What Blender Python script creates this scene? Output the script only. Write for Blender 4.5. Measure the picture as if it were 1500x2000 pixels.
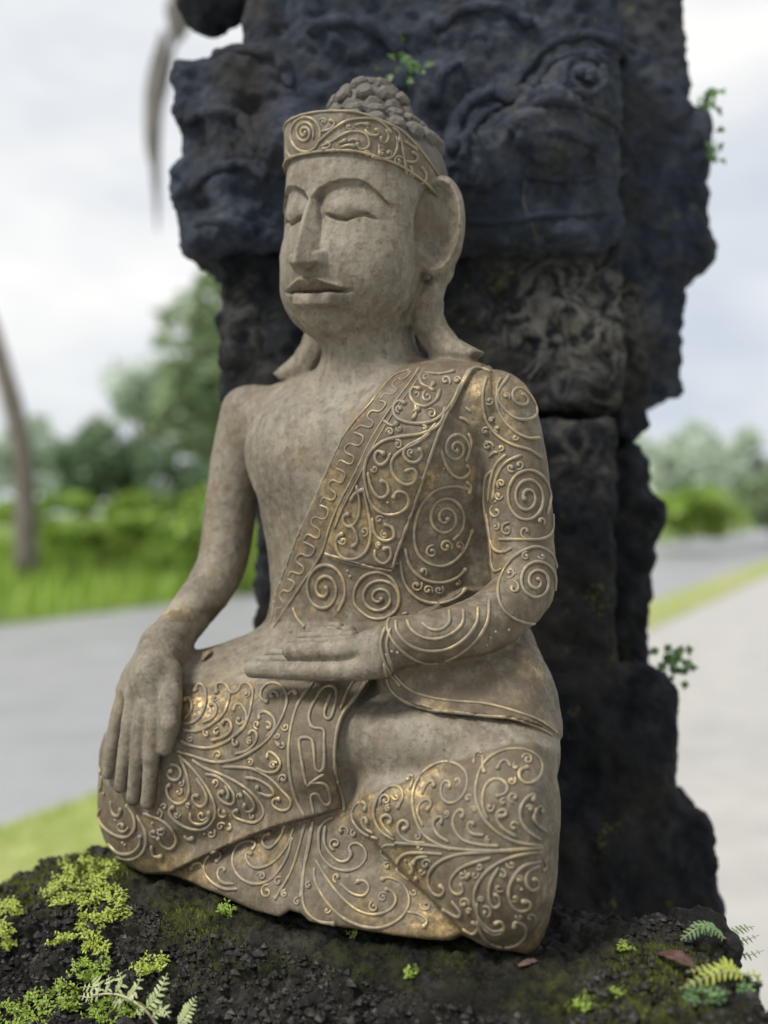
import bpy, bmesh, math, random, time
import numpy as np
from mathutils import Vector, Matrix
T0 = time.time()
random.seed(7)
RNG = np.random.default_rng(11)
scene = bpy.context.scene
for o in list(bpy.data.objects):
    bpy.data.objects.remove(o, do_unlink=True)
COL = scene.collection

# ------------------------------------------------------------------ camera
FPX = 1950.0                     # focal length in photo pixels (photo 1500 x 2000)
CAMZ = 1.42                      # eye height above the road
cam_d = bpy.data.cameras.new('camera')
cam = bpy.data.objects.new('camera', cam_d)
COL.objects.link(cam)
cam.location = (0, 0, CAMZ)
cam.rotation_euler = (math.radians(90), 0, 0)
cam_d.sensor_fit = 'VERTICAL'
cam_d.sensor_height = 36.0
cam_d.lens = 36.0 * FPX / 2000.0
cam_d.clip_start = 0.02
cam_d.clip_end = 6000
cam_d.dof.use_dof = True
cam_d.dof.focus_distance = 0.738
cam_d.dof.aperture_fstop = 2.6
scene.camera = cam

# ------------------------------------------------------------------ world, sun, exposure
SUN_EL, SUN_AZ = math.radians(52), math.radians(-122)   # azimuth from +Y towards +X (sun behind-left of the camera)
w = bpy.data.worlds.new('World'); scene.world = w
w.use_nodes = True
nt = w.node_tree; nt.nodes.clear()
out = nt.nodes.new('ShaderNodeOutputWorld')
bg = nt.nodes.new('ShaderNodeBackground')
sky = nt.nodes.new('ShaderNodeTexSky')
sky.sky_type = 'NISHITA'; sky.sun_disc = False
sky.sun_elevation = SUN_EL; sky.sun_rotation = SUN_AZ
sky.air_density = 1.0; sky.dust_density = 2.0; sky.ozone_density = 1.0
geo = nt.nodes.new('ShaderNodeTexCoord')
mp = nt.nodes.new('ShaderNodeMapping'); mp.inputs['Scale'].default_value = (1.0, 1.0, 2.6)
mp.inputs['Location'].default_value = (0.35, 0.1, 0.2)
nz = nt.nodes.new('ShaderNodeTexNoise'); nz.inputs['Scale'].default_value = 2.2
nz.inputs['Detail'].default_value = 6; nz.inputs['Roughness'].default_value = 0.52
rp = nt.nodes.new('ShaderNodeValToRGB')
rp.color_ramp.elements[0].position = 0.36; rp.color_ramp.elements[0].color = (7.2, 7.8, 8.7, 1)
rp.color_ramp.elements[1].position = 0.66; rp.color_ramp.elements[1].color = (12.0, 11.8, 11.4, 1)
mx = nt.nodes.new('ShaderNodeMix'); mx.data_type = 'RGBA'
mx.inputs[0].default_value = 0.86
nt.links.new(geo.outputs['Generated'], mp.inputs['Vector'])
nt.links.new(mp.outputs['Vector'], nz.inputs['Vector'])
nt.links.new(nz.outputs['Fac'], rp.inputs['Fac'])
nt.links.new(sky.outputs['Color'], mx.inputs[6])
nt.links.new(rp.outputs['Color'], mx.inputs[7])
nt.links.new(mx.outputs[2], bg.inputs['Color'])
bg.inputs['Strength'].default_value = 0.084
nt.links.new(bg.outputs['Background'], out.inputs['Surface'])

sun_d = bpy.data.lights.new('sun', 'SUN')
sun_d.energy = 3.4; sun_d.angle = math.radians(15); sun_d.color = (1.0, 0.95, 0.87)
sun = bpy.data.objects.new('sun', sun_d); COL.objects.link(sun)
sdir = Vector((math.sin(SUN_AZ)*math.cos(SUN_EL), math.cos(SUN_AZ)*math.cos(SUN_EL), math.sin(SUN_EL)))
sun.rotation_euler = sdir.to_track_quat('Z', 'Y').to_euler()
sun.location = (0, 0, 20)

scene.view_settings.view_transform = 'Standard'
scene.view_settings.look = 'None'
scene.view_settings.exposure = 0.20
scene.view_settings.gamma = 1.0
scene.view_settings.use_curve_mapping = False
scene.render.engine = 'CYCLES'

# ------------------------------------------------------------------ helpers: objects
def tag(o, label=None, cat=None, group=None, kind=None):
    if label: o['label'] = label
    if cat: o['category'] = cat
    if group: o['group'] = group
    if kind: o['kind'] = kind
    return o
def empty(name, loc, label=None, cat=None, group=None):
    o = bpy.data.objects.new(name, None); COL.objects.link(o)
    o.location = loc; o.empty_display_size = 0.05
    return tag(o, label, cat, group)
def mesh_np(name, V, quads, mat, parent=None, smooth=True, origin=(0, 0, 0), tris=None):
    """V in world coordinates; origin = world position of the parent empty"""
    me = bpy.data.meshes.new(name)
    V = np.asarray(V, np.float32) - np.asarray(origin, np.float32)
    nq = 0 if quads is None else len(quads); ntr = 0 if tris is None else len(tris)
    me.vertices.add(len(V)); me.vertices.foreach_set('co', V.ravel())
    loops = []
    if nq: loops.append(np.asarray(quads, np.int32).ravel())
    if ntr: loops.append(np.asarray(tris, np.int32).ravel())
    loops = np.concatenate(loops)
    me.loops.add(len(loops)); me.loops.foreach_set('vertex_index', loops)
    st = np.concatenate([np.arange(nq)*4, nq*4 + np.arange(ntr)*3]).astype(np.int32)
    me.polygons.add(nq+ntr); me.polygons.foreach_set('loop_start', st)
    me.polygons.foreach_set('use_smooth', np.full(nq+ntr, smooth, bool))
    me.update(calc_edges=True)
    if mat: me.materials.append(mat)
    o = bpy.data.objects.new(name, me); COL.objects.link(o)
    if parent: o.parent = parent
    return o

# ------------------------------------------------------------------ helpers: noise (numpy)
def _hash(ix, iy, iz, seed):
    h = (ix*374761393 + iy*668265263 + iz*2147483647 + seed*1274126177).astype(np.int64) & 0xffffffff
    h = ((h ^ (h >> 13))*1274126177) & 0xffffffff
    h = ((h ^ (h >> 16))*2246822519) & 0xffffffff
    return (h & 0xffff).astype(np.float32)/32767.5 - 1.0
def vnoise(P, freq, seed=0):
    Q = np.asarray(P, np.float64)*freq
    I = np.floor(Q); Fr = (Q-I).astype(np.float32); I = I.astype(np.int64)
    U = Fr*Fr*(3-2*Fr)
    r = 0
    for dx in (0, 1):
        wx = U[:, 0] if dx else 1-U[:, 0]
        for dy in (0, 1):
            wy = U[:, 1] if dy else 1-U[:, 1]
            for dz in (0, 1):
                wz = U[:, 2] if dz else 1-U[:, 2]
                r = r + wx*wy*wz*_hash(I[:, 0]+dx, I[:, 1]+dy, I[:, 2]+dz, seed)
    return r
def fbm(P, freq, octaves=4, gain=0.5, seed=0):
    r = 0; a = 1.0
    for i in range(octaves):
        r = r + a*vnoise(P, freq*(2.03**i), seed+i*17); a *= gain
    return r
def sstep(a, b, x):
    t = np.clip((x-a)/(b-a), 0, 1); return t*t*(3-2*t)

# ------------------------------------------------------------------ helpers: solids from distance fields, meshed by surface nets
class Op:
    def __init__(s, fn, lo, hi): s.fn = fn; s.lo = np.array(lo); s.hi = np.array(hi)
def smin(a, b, k):
    h = np.maximum(k-np.abs(a-b), 0)/k
    return np.minimum(a, b) - h*h*k*0.25
def smax(a, b, k): return -smin(-a, -b, k)
def prim_cone(a, b, ra, rb):
    a = np.asarray(a, np.float32); b = np.asarray(b, np.float32); ba = b-a; L2 = float(ba@ba)+1e-12
    def f(P):
        pa = P-a; h = np.clip((pa@ba)/L2, 0, 1)
        q = pa - h[:, None]*ba
        return np.sqrt((q*q).sum(1)) - (ra+(rb-ra)*h)
    R = max(ra, rb)
    return f, np.minimum(a, b)-R, np.maximum(a, b)+R
def prim_ell(c, axes, rad):
    c = np.asarray(c, np.float32); A = np.asarray(axes, np.float32); rad = np.asarray(rad, np.float32)
    def f(P):
        q = (P-c)@A.T/rad
        k0 = np.sqrt((q*q).sum(1)); q2 = q/rad; k1 = np.sqrt((q2*q2).sum(1))+1e-9
        return k0*(k0-1)/k1
    R = np.sqrt(((A*rad[:, None])**2).sum(0))
    return f, c-R, c+R
def prim_box(c, axes, half, r):
    c = np.asarray(c, np.float32); A = np.asarray(axes, np.float32); half = np.asarray(half, np.float32)
    def f(P):
        q = np.abs((P-c)@A.T) - (half-r)
        return np.sqrt((np.maximum(q, 0)**2).sum(1)) + np.minimum(q.max(1), 0) - r
    R = (np.abs(A)*half[:, None]).sum(0)
    return f, c-R, c+R
def op_add(prim, k=0.004):
    f, lo, hi = prim; m = k+0.012
    return Op(lambda P, d: smin(d, f(P), k), lo-m, hi+m)
def op_sub(prim, k=0.003):
    f, lo, hi = prim; m = k+0.004
    return Op(lambda P, d: smax(d, -f(P), k), lo-m, hi+m)
class Field: pass
def eval_ops(ops, lo, hi, h, B=16):
    lo = np.asarray(lo, float); hi = np.asarray(hi, float)
    nb = np.ceil((hi-lo)/(h*B)).astype(int)
    bi = np.stack(np.meshgrid(*[np.arange(n) for n in nb], indexing='ij'), -1).reshape(-1, 3)
    cen = (lo + (bi*B + B/2-0.5)*h).astype(np.float32)
    d = np.full(len(cen), 0.2, np.float32)
    for op in ops: d = op.fn(cen, d).astype(np.float32)
    half = h*B*0.5*1.733
    act = np.abs(d) < half*1.25+0.006
    D = np.empty((*(nb*B),), np.float32)
    Dv = D.reshape(nb[0], B, nb[1], B, nb[2], B)
    Dv[:] = d.reshape(nb[0], 1, nb[1], 1, nb[2], 1)
    ab = bi[act]; off = np.stack(np.meshgrid(*[np.arange(B)]*3, indexing='ij'), -1).reshape(-1, 3).astype(np.float32)*h
    blo = (lo + ab*B*h).astype(np.float32); bhi = blo+(B-1)*h
    dd = np.full((len(ab), B**3), 0.2, np.float32)
    for op in ops:
        m = np.flatnonzero(((blo <= op.hi) & (bhi >= op.lo)).all(1))
        for s in range(0, len(m), 300):
            mm = m[s:s+300]
            P = (blo[mm][:, None, :]+off[None]).reshape(-1, 3)
            dd[mm] = op.fn(P, dd[mm].ravel()).reshape(len(mm), -1)
    Dv[ab[:, 0], :, ab[:, 1], :, ab[:, 2], :] = dd.reshape(-1, B, B, B)
    F = Field(); F.D = D; F.lo = lo; F.h = h
    return F
def surface_nets(F):
    D, lo, h = F.D, F.lo, F.h
    S = D < 0
    n = np.array(D.shape)
    cnt = np.zeros(n-1, np.uint8)
    for dx in (0, 1):
        for dy in (0, 1):
            for dz in (0, 1):
                cnt += S[dx:n[0]-1+dx, dy:n[1]-1+dy, dz:n[2]-1+dz]
    cells = np.flatnonzero((cnt > 0) & (cnt < 8)); del cnt
    cx, cy, cz = np.unravel_index(cells, n-1)
    base = np.stack([cx, cy, cz], 1)
    acc = np.zeros((len(cells), 3), np.float32); num = np.zeros(len(cells), np.float32)
    val = {}
    for c in [(a, b, e) for a in (0, 1) for b in (0, 1) for e in (0, 1)]:
        val[c] = D[cx+c[0], cy+c[1], cz+c[2]]
    for ax in range(3):
        for u in (0, 1):
            for v in (0, 1):
                c0 = [0, 0, 0]; o2 = [i for i in range(3) if i != ax]
                c0[o2[0]] = u; c0[o2[1]] = v; c1 = list(c0); c1[ax] = 1
                a = val[tuple(c0)]; b = val[tuple(c1)]
                m = (a < 0) != (b < 0)
                t = np.where(m, a/np.where(m, a-b, 1), 0)
                p = np.tile(np.array(c0, np.float32), (len(cells), 1)); p[:, ax] += t
                acc += p*m[:, None]; num += m
    V = lo + (base + acc/num[:, None])*h
    quads = []
    st = np.array([(n[1]-1)*(n[2]-1), n[2]-1, 1])
    for ax in range(3):
        sl0 = [slice(None)]*3; sl1 = [slice(None)]*3
        sl0[ax] = slice(0, -1); sl1[ax] = slice(1, None)
        a = S[tuple(sl0)]; b = S[tuple(sl1)]
        e = np.argwhere(a != b)
        o2 = [(1, 2), (2, 0), (0, 1)][ax]
        ok = (e[:, o2[0]] > 0) & (e[:, o2[1]] > 0) & (e[:, o2[0]] < n[o2[0]]-1) & (e[:, o2[1]] < n[o2[1]]-1)
        e = e[ok]
        inside0 = a[e[:, 0], e[:, 1], e[:, 2]]
        f = e@st
        q = np.stack([f-st[o2[0]]-st[o2[1]], f-st[o2[1]], f, f-st[o2[0]]], 1)
        q[~inside0] = q[~inside0][:, ::-1]
        quads.append(q)
    Q = np.concatenate(quads)
    Q = np.searchsorted(cells, Q)
    return V.astype(np.float32), Q.astype(np.int32)
def field_at(F, P):
    q = (P-F.lo)/F.h; n = np.array(F.D.shape)
    q = np.clip(q, 0, n-1.001); i = q.astype(int); f = q-i
    r = 0
    for dx in (0, 1):
        for dy in (0, 1):
            for dz in (0, 1):
                wgt = (f[:, 0] if dx else 1-f[:, 0])*(f[:, 1] if dy else 1-f[:, 1])*(f[:, 2] if dz else 1-f[:, 2])
                r = r + wgt*F.D[i[:, 0]+dx, i[:, 1]+dy, i[:, 2]+dz]
    return r
def vnormals(V, Q):
    n = np.cross(V[Q[:, 2]]-V[Q[:, 0]], V[Q[:, 3]]-V[Q[:, 1]])
    N = np.zeros_like(V)
    for i in range(4): 
        for c in range(3): N[:, c] += np.bincount(Q[:, i], n[:, c], len(V))
    return N/(np.linalg.norm(N, axis=1, keepdims=True)+1e-12)

# ------------------------------------------------------------------ helpers: photo pixel -> direction -> point
CAMP = np.array([0, 0, CAMZ])
def ray(px, py): return np.array([(px-750.0)/FPX, 1.0, -(py-1000.0)/FPX])
TH = math.radians(32)
FV = np.array([-math.sin(TH), -math.cos(TH), 0.0])      # the way the statue faces
LV = np.array([math.cos(TH), -math.sin(TH), 0.0])       # the statue's own left
ZV = np.array([0, 0, 1.0])
C0 = CAMP + np.array([-0.011, 0.85, 0.0])               # a point on the statue's middle plane
def SP(px, py, f):
    """point seen at the pixel, f metres in front of the statue's middle plane"""
    r = ray(px, py)
    return CAMP + r*((f + (C0-CAMP)@FV)/(r@FV))
def YP(px, py, y): return CAMP + ray(px, py)*y          # point at the pixel, y metres ahead of the camera
def GP(px, py, z=0.0):                                   # point on the ground
    r = ray(px, py); return CAMP + r*((z-CAMZ)/r[2])
def topx(P):
    y = P[:, 1]
    return 750+FPX*P[:, 0]/y, 1000-FPX*(P[:, 2]-CAMZ)/y
def mpp(p): return p[1]/FPX                              # metres per photo pixel at a point
# ------------------------------------------------------------------ materials (procedural)
class NB:
    """small node builder"""
    def __init__(s, name):
        s.m = bpy.data.materials.new(name); s.m.use_nodes = True
        s.t = s.m.node_tree; s.b = s.t.nodes['Principled BSDF']; s.o = s.t.nodes['Material Output']
        s.tc = None
    def co(s, kind='Object'):
        if not s.tc: s.tc = s.t.nodes.new('ShaderNodeTexCoord')
        return s.tc.outputs[kind]
    def mapping(s, scale, kind='Object'):
        n = s.t.nodes.new('ShaderNodeMapping'); n.inputs['Scale'].default_value = scale
        s.t.links.new(s.co(kind), n.inputs['Vector']); return n.outputs['Vector']
    def noise(s, scale, detail=4, rough=0.55, vec=None, dist=0.0):
        n = s.t.nodes.new('ShaderNodeTexNoise'); n.inputs['Scale'].default_value = scale
        n.inputs['Detail'].default_value = detail; n.inputs['Roughness'].default_value = rough; n.inputs['Distortion'].default_value = dist
        s.t.links.new(vec if vec is not None else s.co(), n.inputs['Vector']); return n.outputs['Fac']
    def voro(s, scale, feature='F1', vec=None, out='Distance', rnd=1.0):
        n = s.t.nodes.new('ShaderNodeTexVoronoi'); n.feature = feature; n.inputs['Scale'].default_value = scale; n.inputs['Randomness'].default_value = rnd
        s.t.links.new(vec if vec is not None else s.co(), n.inputs['Vector']); return n.outputs[out]
    def ramp(s, fac, stops, interp='LINEAR'):
        n = s.t.nodes.new('ShaderNodeValToRGB'); cr = n.color_ramp; cr.interpolation = interp
        while len(cr.elements) < len(stops): cr.elements.new(0.5)
        for e, (p, c) in zip(cr.elements, stops):
            e.position = p; e.color = (c, c, c, 1) if isinstance(c, (int, float)) else (*c, 1)
        s.t.links.new(fac, n.inputs['Fac']); return n.outputs['Color']
    def mix(s, fac, a, b, mode='MIX'):
        n = s.t.nodes.new('ShaderNodeMix'); n.data_type = 'RGBA'; n.blend_type = mode; n.clamp_factor = True
        for i, v in ((0, fac), (6, a), (7, b)):
            if isinstance(v, (int, float)): n.inputs[i].default_value = v if i == 0 else (v, v, v, 1)
            elif isinstance(v, tuple): n.inputs[i].default_value = (*v, 1)
            else: s.t.links.new(v, n.inputs[i])
        return n.outputs[2]
    def math(s, op, a, b=0.0):
        n = s.t.nodes.new('ShaderNodeMath'); n.operation = op
        for i, v in ((0, a), (1, b)):
            if isinstance(v, (int, float)): n.inputs[i].default_value = v
            else: s.t.links.new(v, n.inputs[i])
        return n.outputs[0]
    def attr(s, name):
        n = s.t.nodes.new('ShaderNodeAttribute'); n.attribute_name = name; return n.outputs['Fac']
    def objrand(s):
        n = s.t.nodes.new('ShaderNodeObjectInfo'); return n.outputs['Random']
    def bump(s, h, strength=0.3, dist=0.002, prev=None):
        n = s.t.nodes.new('ShaderNodeBump'); n.inputs['Strength'].default_value = strength; n.inputs['Distance'].default_value = dist
        s.t.links.new(h, n.inputs['Height'])
        if prev is not None: s.t.links.new(prev, n.inputs['Normal'])
        return n.outputs['Normal']
    def put(s, **kw):
        names = dict(color='Base Color', rough='Roughness', metal='Metallic', normal='Normal', spec='Specular IOR Level', trans='Transmission Weight', sub='Subsurface Weight', alpha='Alpha')
        for k, v in kw.items():
            i = s.b.inputs[names[k]]
            if isinstance(v, (int, float)): i.default_value = v
            elif isinstance(v, tuple): i.default_value = (*v, 1)
            else: s.t.links.new(v, i)
        return s.m

def statue_material(name, crust=1.0):
    n = NB(name)
    big = n.noise(9, 5, 0.6)
    fine = n.noise(120, 5, 0.65)
    streak = n.noise(1.0, 6, 0.70, n.mapping((170, 170, 75)))
    c = n.ramp(big, [(0.30, (0.100, 0.082, 0.057)), (0.48, (0.160, 0.137, 0.102)), (0.66, (0.220, 0.196, 0.152))])
    c = n.mix(n.math('MULTIPLY', n.ramp(streak, [(0.45, 0.0), (0.68, 1.0)]), 0.50), c, (0.304, 0.278, 0.225))
    c = n.mix(n.math('MULTIPLY', n.ramp(fine, [(0.50, 0.0), (0.62, 1.0)]), 0.55), c, (0.090, 0.068, 0.043))
    rain = n.noise(1.0, 4, 0.6, n.mapping((34, 34, 4.5)))
    c = n.mix(n.math('MULTIPLY', n.ramp(rain, [(0.52, 0.0), (0.66, 1.0)]), 0.42), c, (0.084, 0.069, 0.048))
    scf = n.noise(26, 6, 0.75, dist=0.8)
    c = n.mix(n.math('MULTIPLY', n.ramp(scf, [(0.68, 0.0), (0.76, 1.0)]), 0.7), c, (0.418, 0.391, 0.334))
    blot = n.noise(34, 3, 0.5, dist=0.6)
    c = n.mix(n.math('MULTIPLY', n.ramp(blot, [(0.55, 0.0), (0.70, 1.0)]), 0.32), c, (0.142, 0.098, 0.057))
    pale = n.noise(21, 6, 0.68, dist=0.4)
    c = n.mix(n.math('MULTIPLY', n.ramp(pale, [(0.54, 0.0), (0.72, 1.0)]), 0.50), c, (0.332, 0.305, 0.246))
    g = n.attr('garment')
    # rubbed gilding on the decorated cloth, a trace of it elsewhere
    gn = n.noise(17, 3, 0.5); gf = n.noise(210, 4, 0.7)
    gm = n.math('MULTIPLY', n.ramp(gn, [(0.53, 0.0), (0.72, 1.0)]), n.ramp(gf, [(0.36, 0.0), (0.56, 1.0)]))
    gm = n.math('MULTIPLY', gm, n.math('ADD', n.math('MULTIPLY', g, 0.86), 0.10))
    brown = n.math('MULTIPLY', n.math('MULTIPLY', g, n.ramp(n.noise(14, 4, 0.55), [(0.36, 0.0), (0.62, 1.0)])), 0.62)
    c = n.mix(brown, c, (0.114, 0.080, 0.043))
    c = n.mix(gm, c, (0.55, 0.39, 0.165))
    nb = n.bump(fine, 0.65, 0.0014)
    spk = n.noise(330, 3, 0.6)
    c = n.mix(n.math('MULTIPLY', n.ramp(spk, [(0.60, 0.0), (0.70, 1.0)]), 0.55), c, (0.052, 0.041, 0.028))
    gw = n.math('MULTIPLY', n.math('MULTIPLY', g, n.ramp(n.noise(85, 5, 0.7), [(0.40, 0.0), (0.56, 1.0)])), 0.70)
    c = n.mix(gw, c, (0.081, 0.060, 0.036))
    nb = n.bump(n.noise(1.0, 4, 0.6, n.mapping((260, 260, 60))), 0.22, 0.0008, nb)
    nb = n.bump(n.ramp(n.voro(95), [(0.0, 0.0), (0.22, 1.0)]), 0.10, 0.0008, nb)
    return n.put(color=c, rough=n.ramp(gm, [(0.0, 0.66), (1.0, 0.36)]), metal=n.math('MULTIPLY', gm, 0.85), normal=nb, spec=0.4)
M_STONE = statue_material('weathered_statue_stone')
def scroll_material():
    n = NB('gilded_scroll_paste')
    a = n.noise(70, 4, 0.6); b = n.noise(18, 2, 0.5)
    f = n.math('MULTIPLY', n.ramp(a, [(0.44, 0.0), (0.66, 1.0)]), n.ramp(b, [(0.30, 0.25), (0.60, 1.0)]))
    c = n.mix(f, (0.195, 0.168, 0.122), (0.44, 0.345, 0.185))
    return n.put(color=c, rough=n.ramp(f, [(0.0, 0.6), (1.0, 0.40)]), metal=n.math('MULTIPLY', f, 0.42), normal=n.bump(n.noise(400, 3), 0.3, 0.0005))
M_SCROLL = scroll_material()
def curl_material():
    n = NB('dark_grey_curl_stone')
    a = n.noise(60, 5, 0.65); b = n.noise(12, 3)
    c = n.ramp(a, [(0.30, (0.055, 0.050, 0.046)), (0.55, (0.105, 0.098, 0.088)), (0.75, (0.19, 0.178, 0.158))])
    c = n.mix(n.math('MULTIPLY', n.ramp(b, [(0.45, 0.0), (0.7, 1.0)]), 0.6), c, (0.15, 0.115, 0.075))
    return n.put(color=c, rough=0.7, normal=n.bump(n.noise(240, 4), 0.35, 0.001))
M_CURL = curl_material()
def rock_material(name, dark, mid, light, moss=0.0, lich=False, wet=0.55, spec=0.22):
    n = NB(name)
    a = n.noise(28, 6, 0.65); b = n.noise(6, 4, 0.6); f = n.noise(220, 4, 0.7)
    c = n.ramp(a, [(0.32, dark), (0.52, mid), (0.74, light)])
    c = n.mix(n.math('MULTIPLY', n.ramp(f, [(0.56, 0.0), (0.74, 1.0)]), 0.55), c, light)
    c = n.mix(n.math('MULTIPLY', n.ramp(b, [(0.35, 0.0), (0.65, 1.0)]), 0.45), c, dark)
    if lich:
        c = n.mix(n.math('MULTIPLY', n.ramp(n.noise(9, 5, 0.65), [(0.46, 0.0), (0.64, 1.0)]), 0.75), c, n.mix(n.noise(70, 5), (0.018, 0.0165, 0.014), (0.060, 0.055, 0.047)))
    if moss:
        m = n.math('MULTIPLY', n.ramp(n.noise(16, 5, 0.62), [(0.56, 0.0), (0.68, 1.0)]), n.ramp(n.noise(150, 4, 0.7), [(0.44, 0.0), (0.60, 1.0)]))
        c = n.mix(n.math('MULTIPLY', m, moss), c, n.mix(n.noise(60), (0.060, 0.062, 0.010), (0.10, 0.115, 0.02)))
        mm = n.math('MULTIPLY', n.attr('moss'), n.ramp(n.noise(75, 5, 0.65), [(0.40, 0.0), (0.58, 1.0)]))
        c = n.mix(mm, c, n.mix(n.noise(90), (0.075, 0.080, 0.010), (0.15, 0.19, 0.025)))
    if lich:
        l = n.math('MULTIPLY', n.attr('lichen'), n.ramp(n.noise(38, 6, 0.68, dist=1.4), [(0.46, 0.0), (0.60, 1.0)]))
        c = n.mix(l, c, n.mix(n.noise(50), (0.15, 0.14, 0.12), (0.30, 0.29, 0.26)))
        y = n.math('MULTIPLY', n.ramp(n.noise(22, 4, 0.6), [(0.62, 0.0), (0.68, 1.0)]), n.ramp(n.noise(240, 3, 0.7), [(0.52, 0.0), (0.60, 1.0)]))
        c = n.mix(n.math('MULTIPLY', y, 0.8), c, (0.16, 0.17, 0.05))
    nb = n.bump(n.noise(130, 6, 0.72), 1.0, 0.006)
    nb = n.bump(f, 0.8, 0.0022, nb)
    return n.put(color=c, rough=n.ramp(n.noise(45, 4), [(0.3, wet), (0.7, min(1, wet+0.32))]), normal=nb, spec=spec)
M_LEDGE = rock_material('black_volcanic_rock', (0.0036, 0.0034, 0.0032), (0.013, 0.0123, 0.0112), (0.070, 0.065, 0.059), moss=0.5, wet=0.50)
M_PILLAR = rock_material('shade_darkened_weathered_stone', (0.0050, 0.0062, 0.0090), (0.0105, 0.0130, 0.0185), (0.040, 0.044, 0.052), moss=0.12, lich=True, wet=0.66)  # shade on the lower pillar blocks is put into this darker bluish base colour
def simple(name, c1, c2, scale=20, rough=0.6, bump=0.0, trans=0.0):
    n = NB(name)
    c = n.mix(n.ramp(n.noise(scale, 4), [(0.35, 0.0), (0.65, 1.0)]), c1, c2)
    kw = dict(color=c, rough=rough)
    if bump: kw['normal'] = n.bump(n.noise(scale*4, 4), bump, 0.004)
    m = n.put(**kw)
    return m
def leaf_material(name, c1, c2, scale=30, trans=0.35, rough=0.5):
    n = NB(name)
    f = n.ramp(n.noise(scale, 3), [(0.32, 0.0), (0.68, 1.0)])
    c = n.mix(f, c1, c2)
    n.put(color=c, rough=rough)
    tr = n.t.nodes.new('ShaderNodeBsdfTranslucent'); n.t.links.new(c, tr.inputs['Color'])
    mx = n.t.nodes.new('ShaderNodeMixShader'); mx.inputs[0].default_value = trans
    n.t.links.new(n.b.outputs[0], mx.inputs[1]); n.t.links.new(tr.outputs[0], mx.inputs[2]); n.t.links.new(mx.outputs[0], n.o.inputs['Surface'])
    return n.m
M_HERB = leaf_material('yellow_green_herb_leaf', (0.27, 0.37, 0.04), (0.55, 0.60, 0.12), 420)
M_HERB2 = leaf_material('mid_green_herb_leaf', (0.16, 0.27, 0.03), (0.36, 0.47, 0.07), 420)
M_FERNP = leaf_material('pale_fern_leaf', (0.32, 0.42, 0.16), (0.56, 0.62, 0.32), 60)
M_FERNG = leaf_material('green_fern_leaf', (0.09, 0.20, 0.07), (0.22, 0.36, 0.14), 60)
M_FERNY = leaf_material('yellow_green_fern_leaf', (0.30, 0.38, 0.05), (0.54, 0.58, 0.12), 420)
M_STEM = simple('pale_green_stem', (0.30, 0.27, 0.16), (0.42, 0.40, 0.26), 80)
M_REDLEAF = simple('dry_red_brown_leaf', (0.055, 0.026, 0.022), (0.115, 0.060, 0.050), 120, 0.6, 0.5)
M_DRYLEAF = simple('dry_brown_leaf', (0.14, 0.085, 0.050), (0.26, 0.17, 0.10), 120, 0.6, 0.4)
M_ROOT = simple('pale_dry_root', (0.05, 0.045, 0.038), (0.13, 0.12, 0.10), 90, 0.8, 0.4)
M_PTOP = rock_material('glare_tinted_blue_grey_stone', (0.018, 0.0235, 0.0365), (0.038, 0.0490, 0.0740), (0.105, 0.122, 0.155), moss=0.12, lich=True, wet=0.70)  # bluish veil of glare over the top block, painted as a lighter stone colour
QUICK = False
# ------------------------------------------------------------------ helpers: outlines, limbs, tubes
def poly_sd(x, y, poly):
    d = np.full(len(x), 1e9, np.float32); s = np.zeros(len(x), bool)
    n = len(poly)
    for i in range(n):
        ax, ay = poly[i]; bx, by = poly[(i+1) % n]
        ex, ey = bx-ax, by-ay
        t = np.clip(((x-ax)*ex+(y-ay)*ey)/(ex*ex+ey*ey+1e-9), 0, 1)
        d = np.minimum(d, (x-ax-t*ex)**2+(y-ay-t*ey)**2)
        c = ((ay > y) != (by > y)) & (x < (bx-ax)*(y-ay)/((by-ay) if by != ay else 1e-9)+ax)
        s ^= c
    d = np.sqrt(d)
    return np.where(s, -d, d)
def smooth_line(pts, n=8):
    """Catmull-Rom through the points"""
    p = np.asarray(pts, float)
    if len(p) < 3:
        t = np.linspace(0, 1, n)[:, None]; return p[0]*(1-t)+p[1]*t
    q = np.vstack([2*p[0]-p[1], p, 2*p[-1]-p[-2]])
    outp = []
    for i in range(1, len(q)-2):
        t = np.linspace(0, 1, n, endpoint=False)[:, None]
        a, b, c, e = q[i-1], q[i], q[i+1], q[i+2]
        outp.append(0.5*((2*b)+(c-a)*t+(2*a-5*b+4*c-e)*t*t+(3*b-a-3*c+e)*t**3))
    outp.append(p[-1][None])
    return np.vstack(outp)
def op_emboss(poly, h, soft=2.0, smooth=True, ylo=0.55, yhi=0.98, fade=None):
    pl = smooth_line(list(poly)+[poly[0]], 4)[:-1] if smooth else np.asarray(poly, float)
    cs = np.array([YP(x, y, d) for x in (pl[:, 0].min()-9, pl[:, 0].max()+9) for y in (pl[:, 1].min()-9, pl[:, 1].max()+9) for d in (ylo, yhi)])
    def f(P, d):
        x, y = topx(P)
        sd = poly_sd(x, y, pl)
        wgt = sstep(soft, -soft, sd)*((P[:, 1] > ylo) & (P[:, 1] < yhi))
        if fade: wgt = wgt*fade(x, y)
        return (d - h*wgt).astype(np.float32)
    return Op(f, cs.min(0), cs.max(0))
def RC(p, q, k=0.004):
    """tapered limb between (px, py, front, radius px) and another"""
    a = SP(*p[:3]); b = SP(*q[:3])
    return op_add(prim_cone(a, b, p[3]*mpp(a), q[3]*mpp(b)), k)
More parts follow.
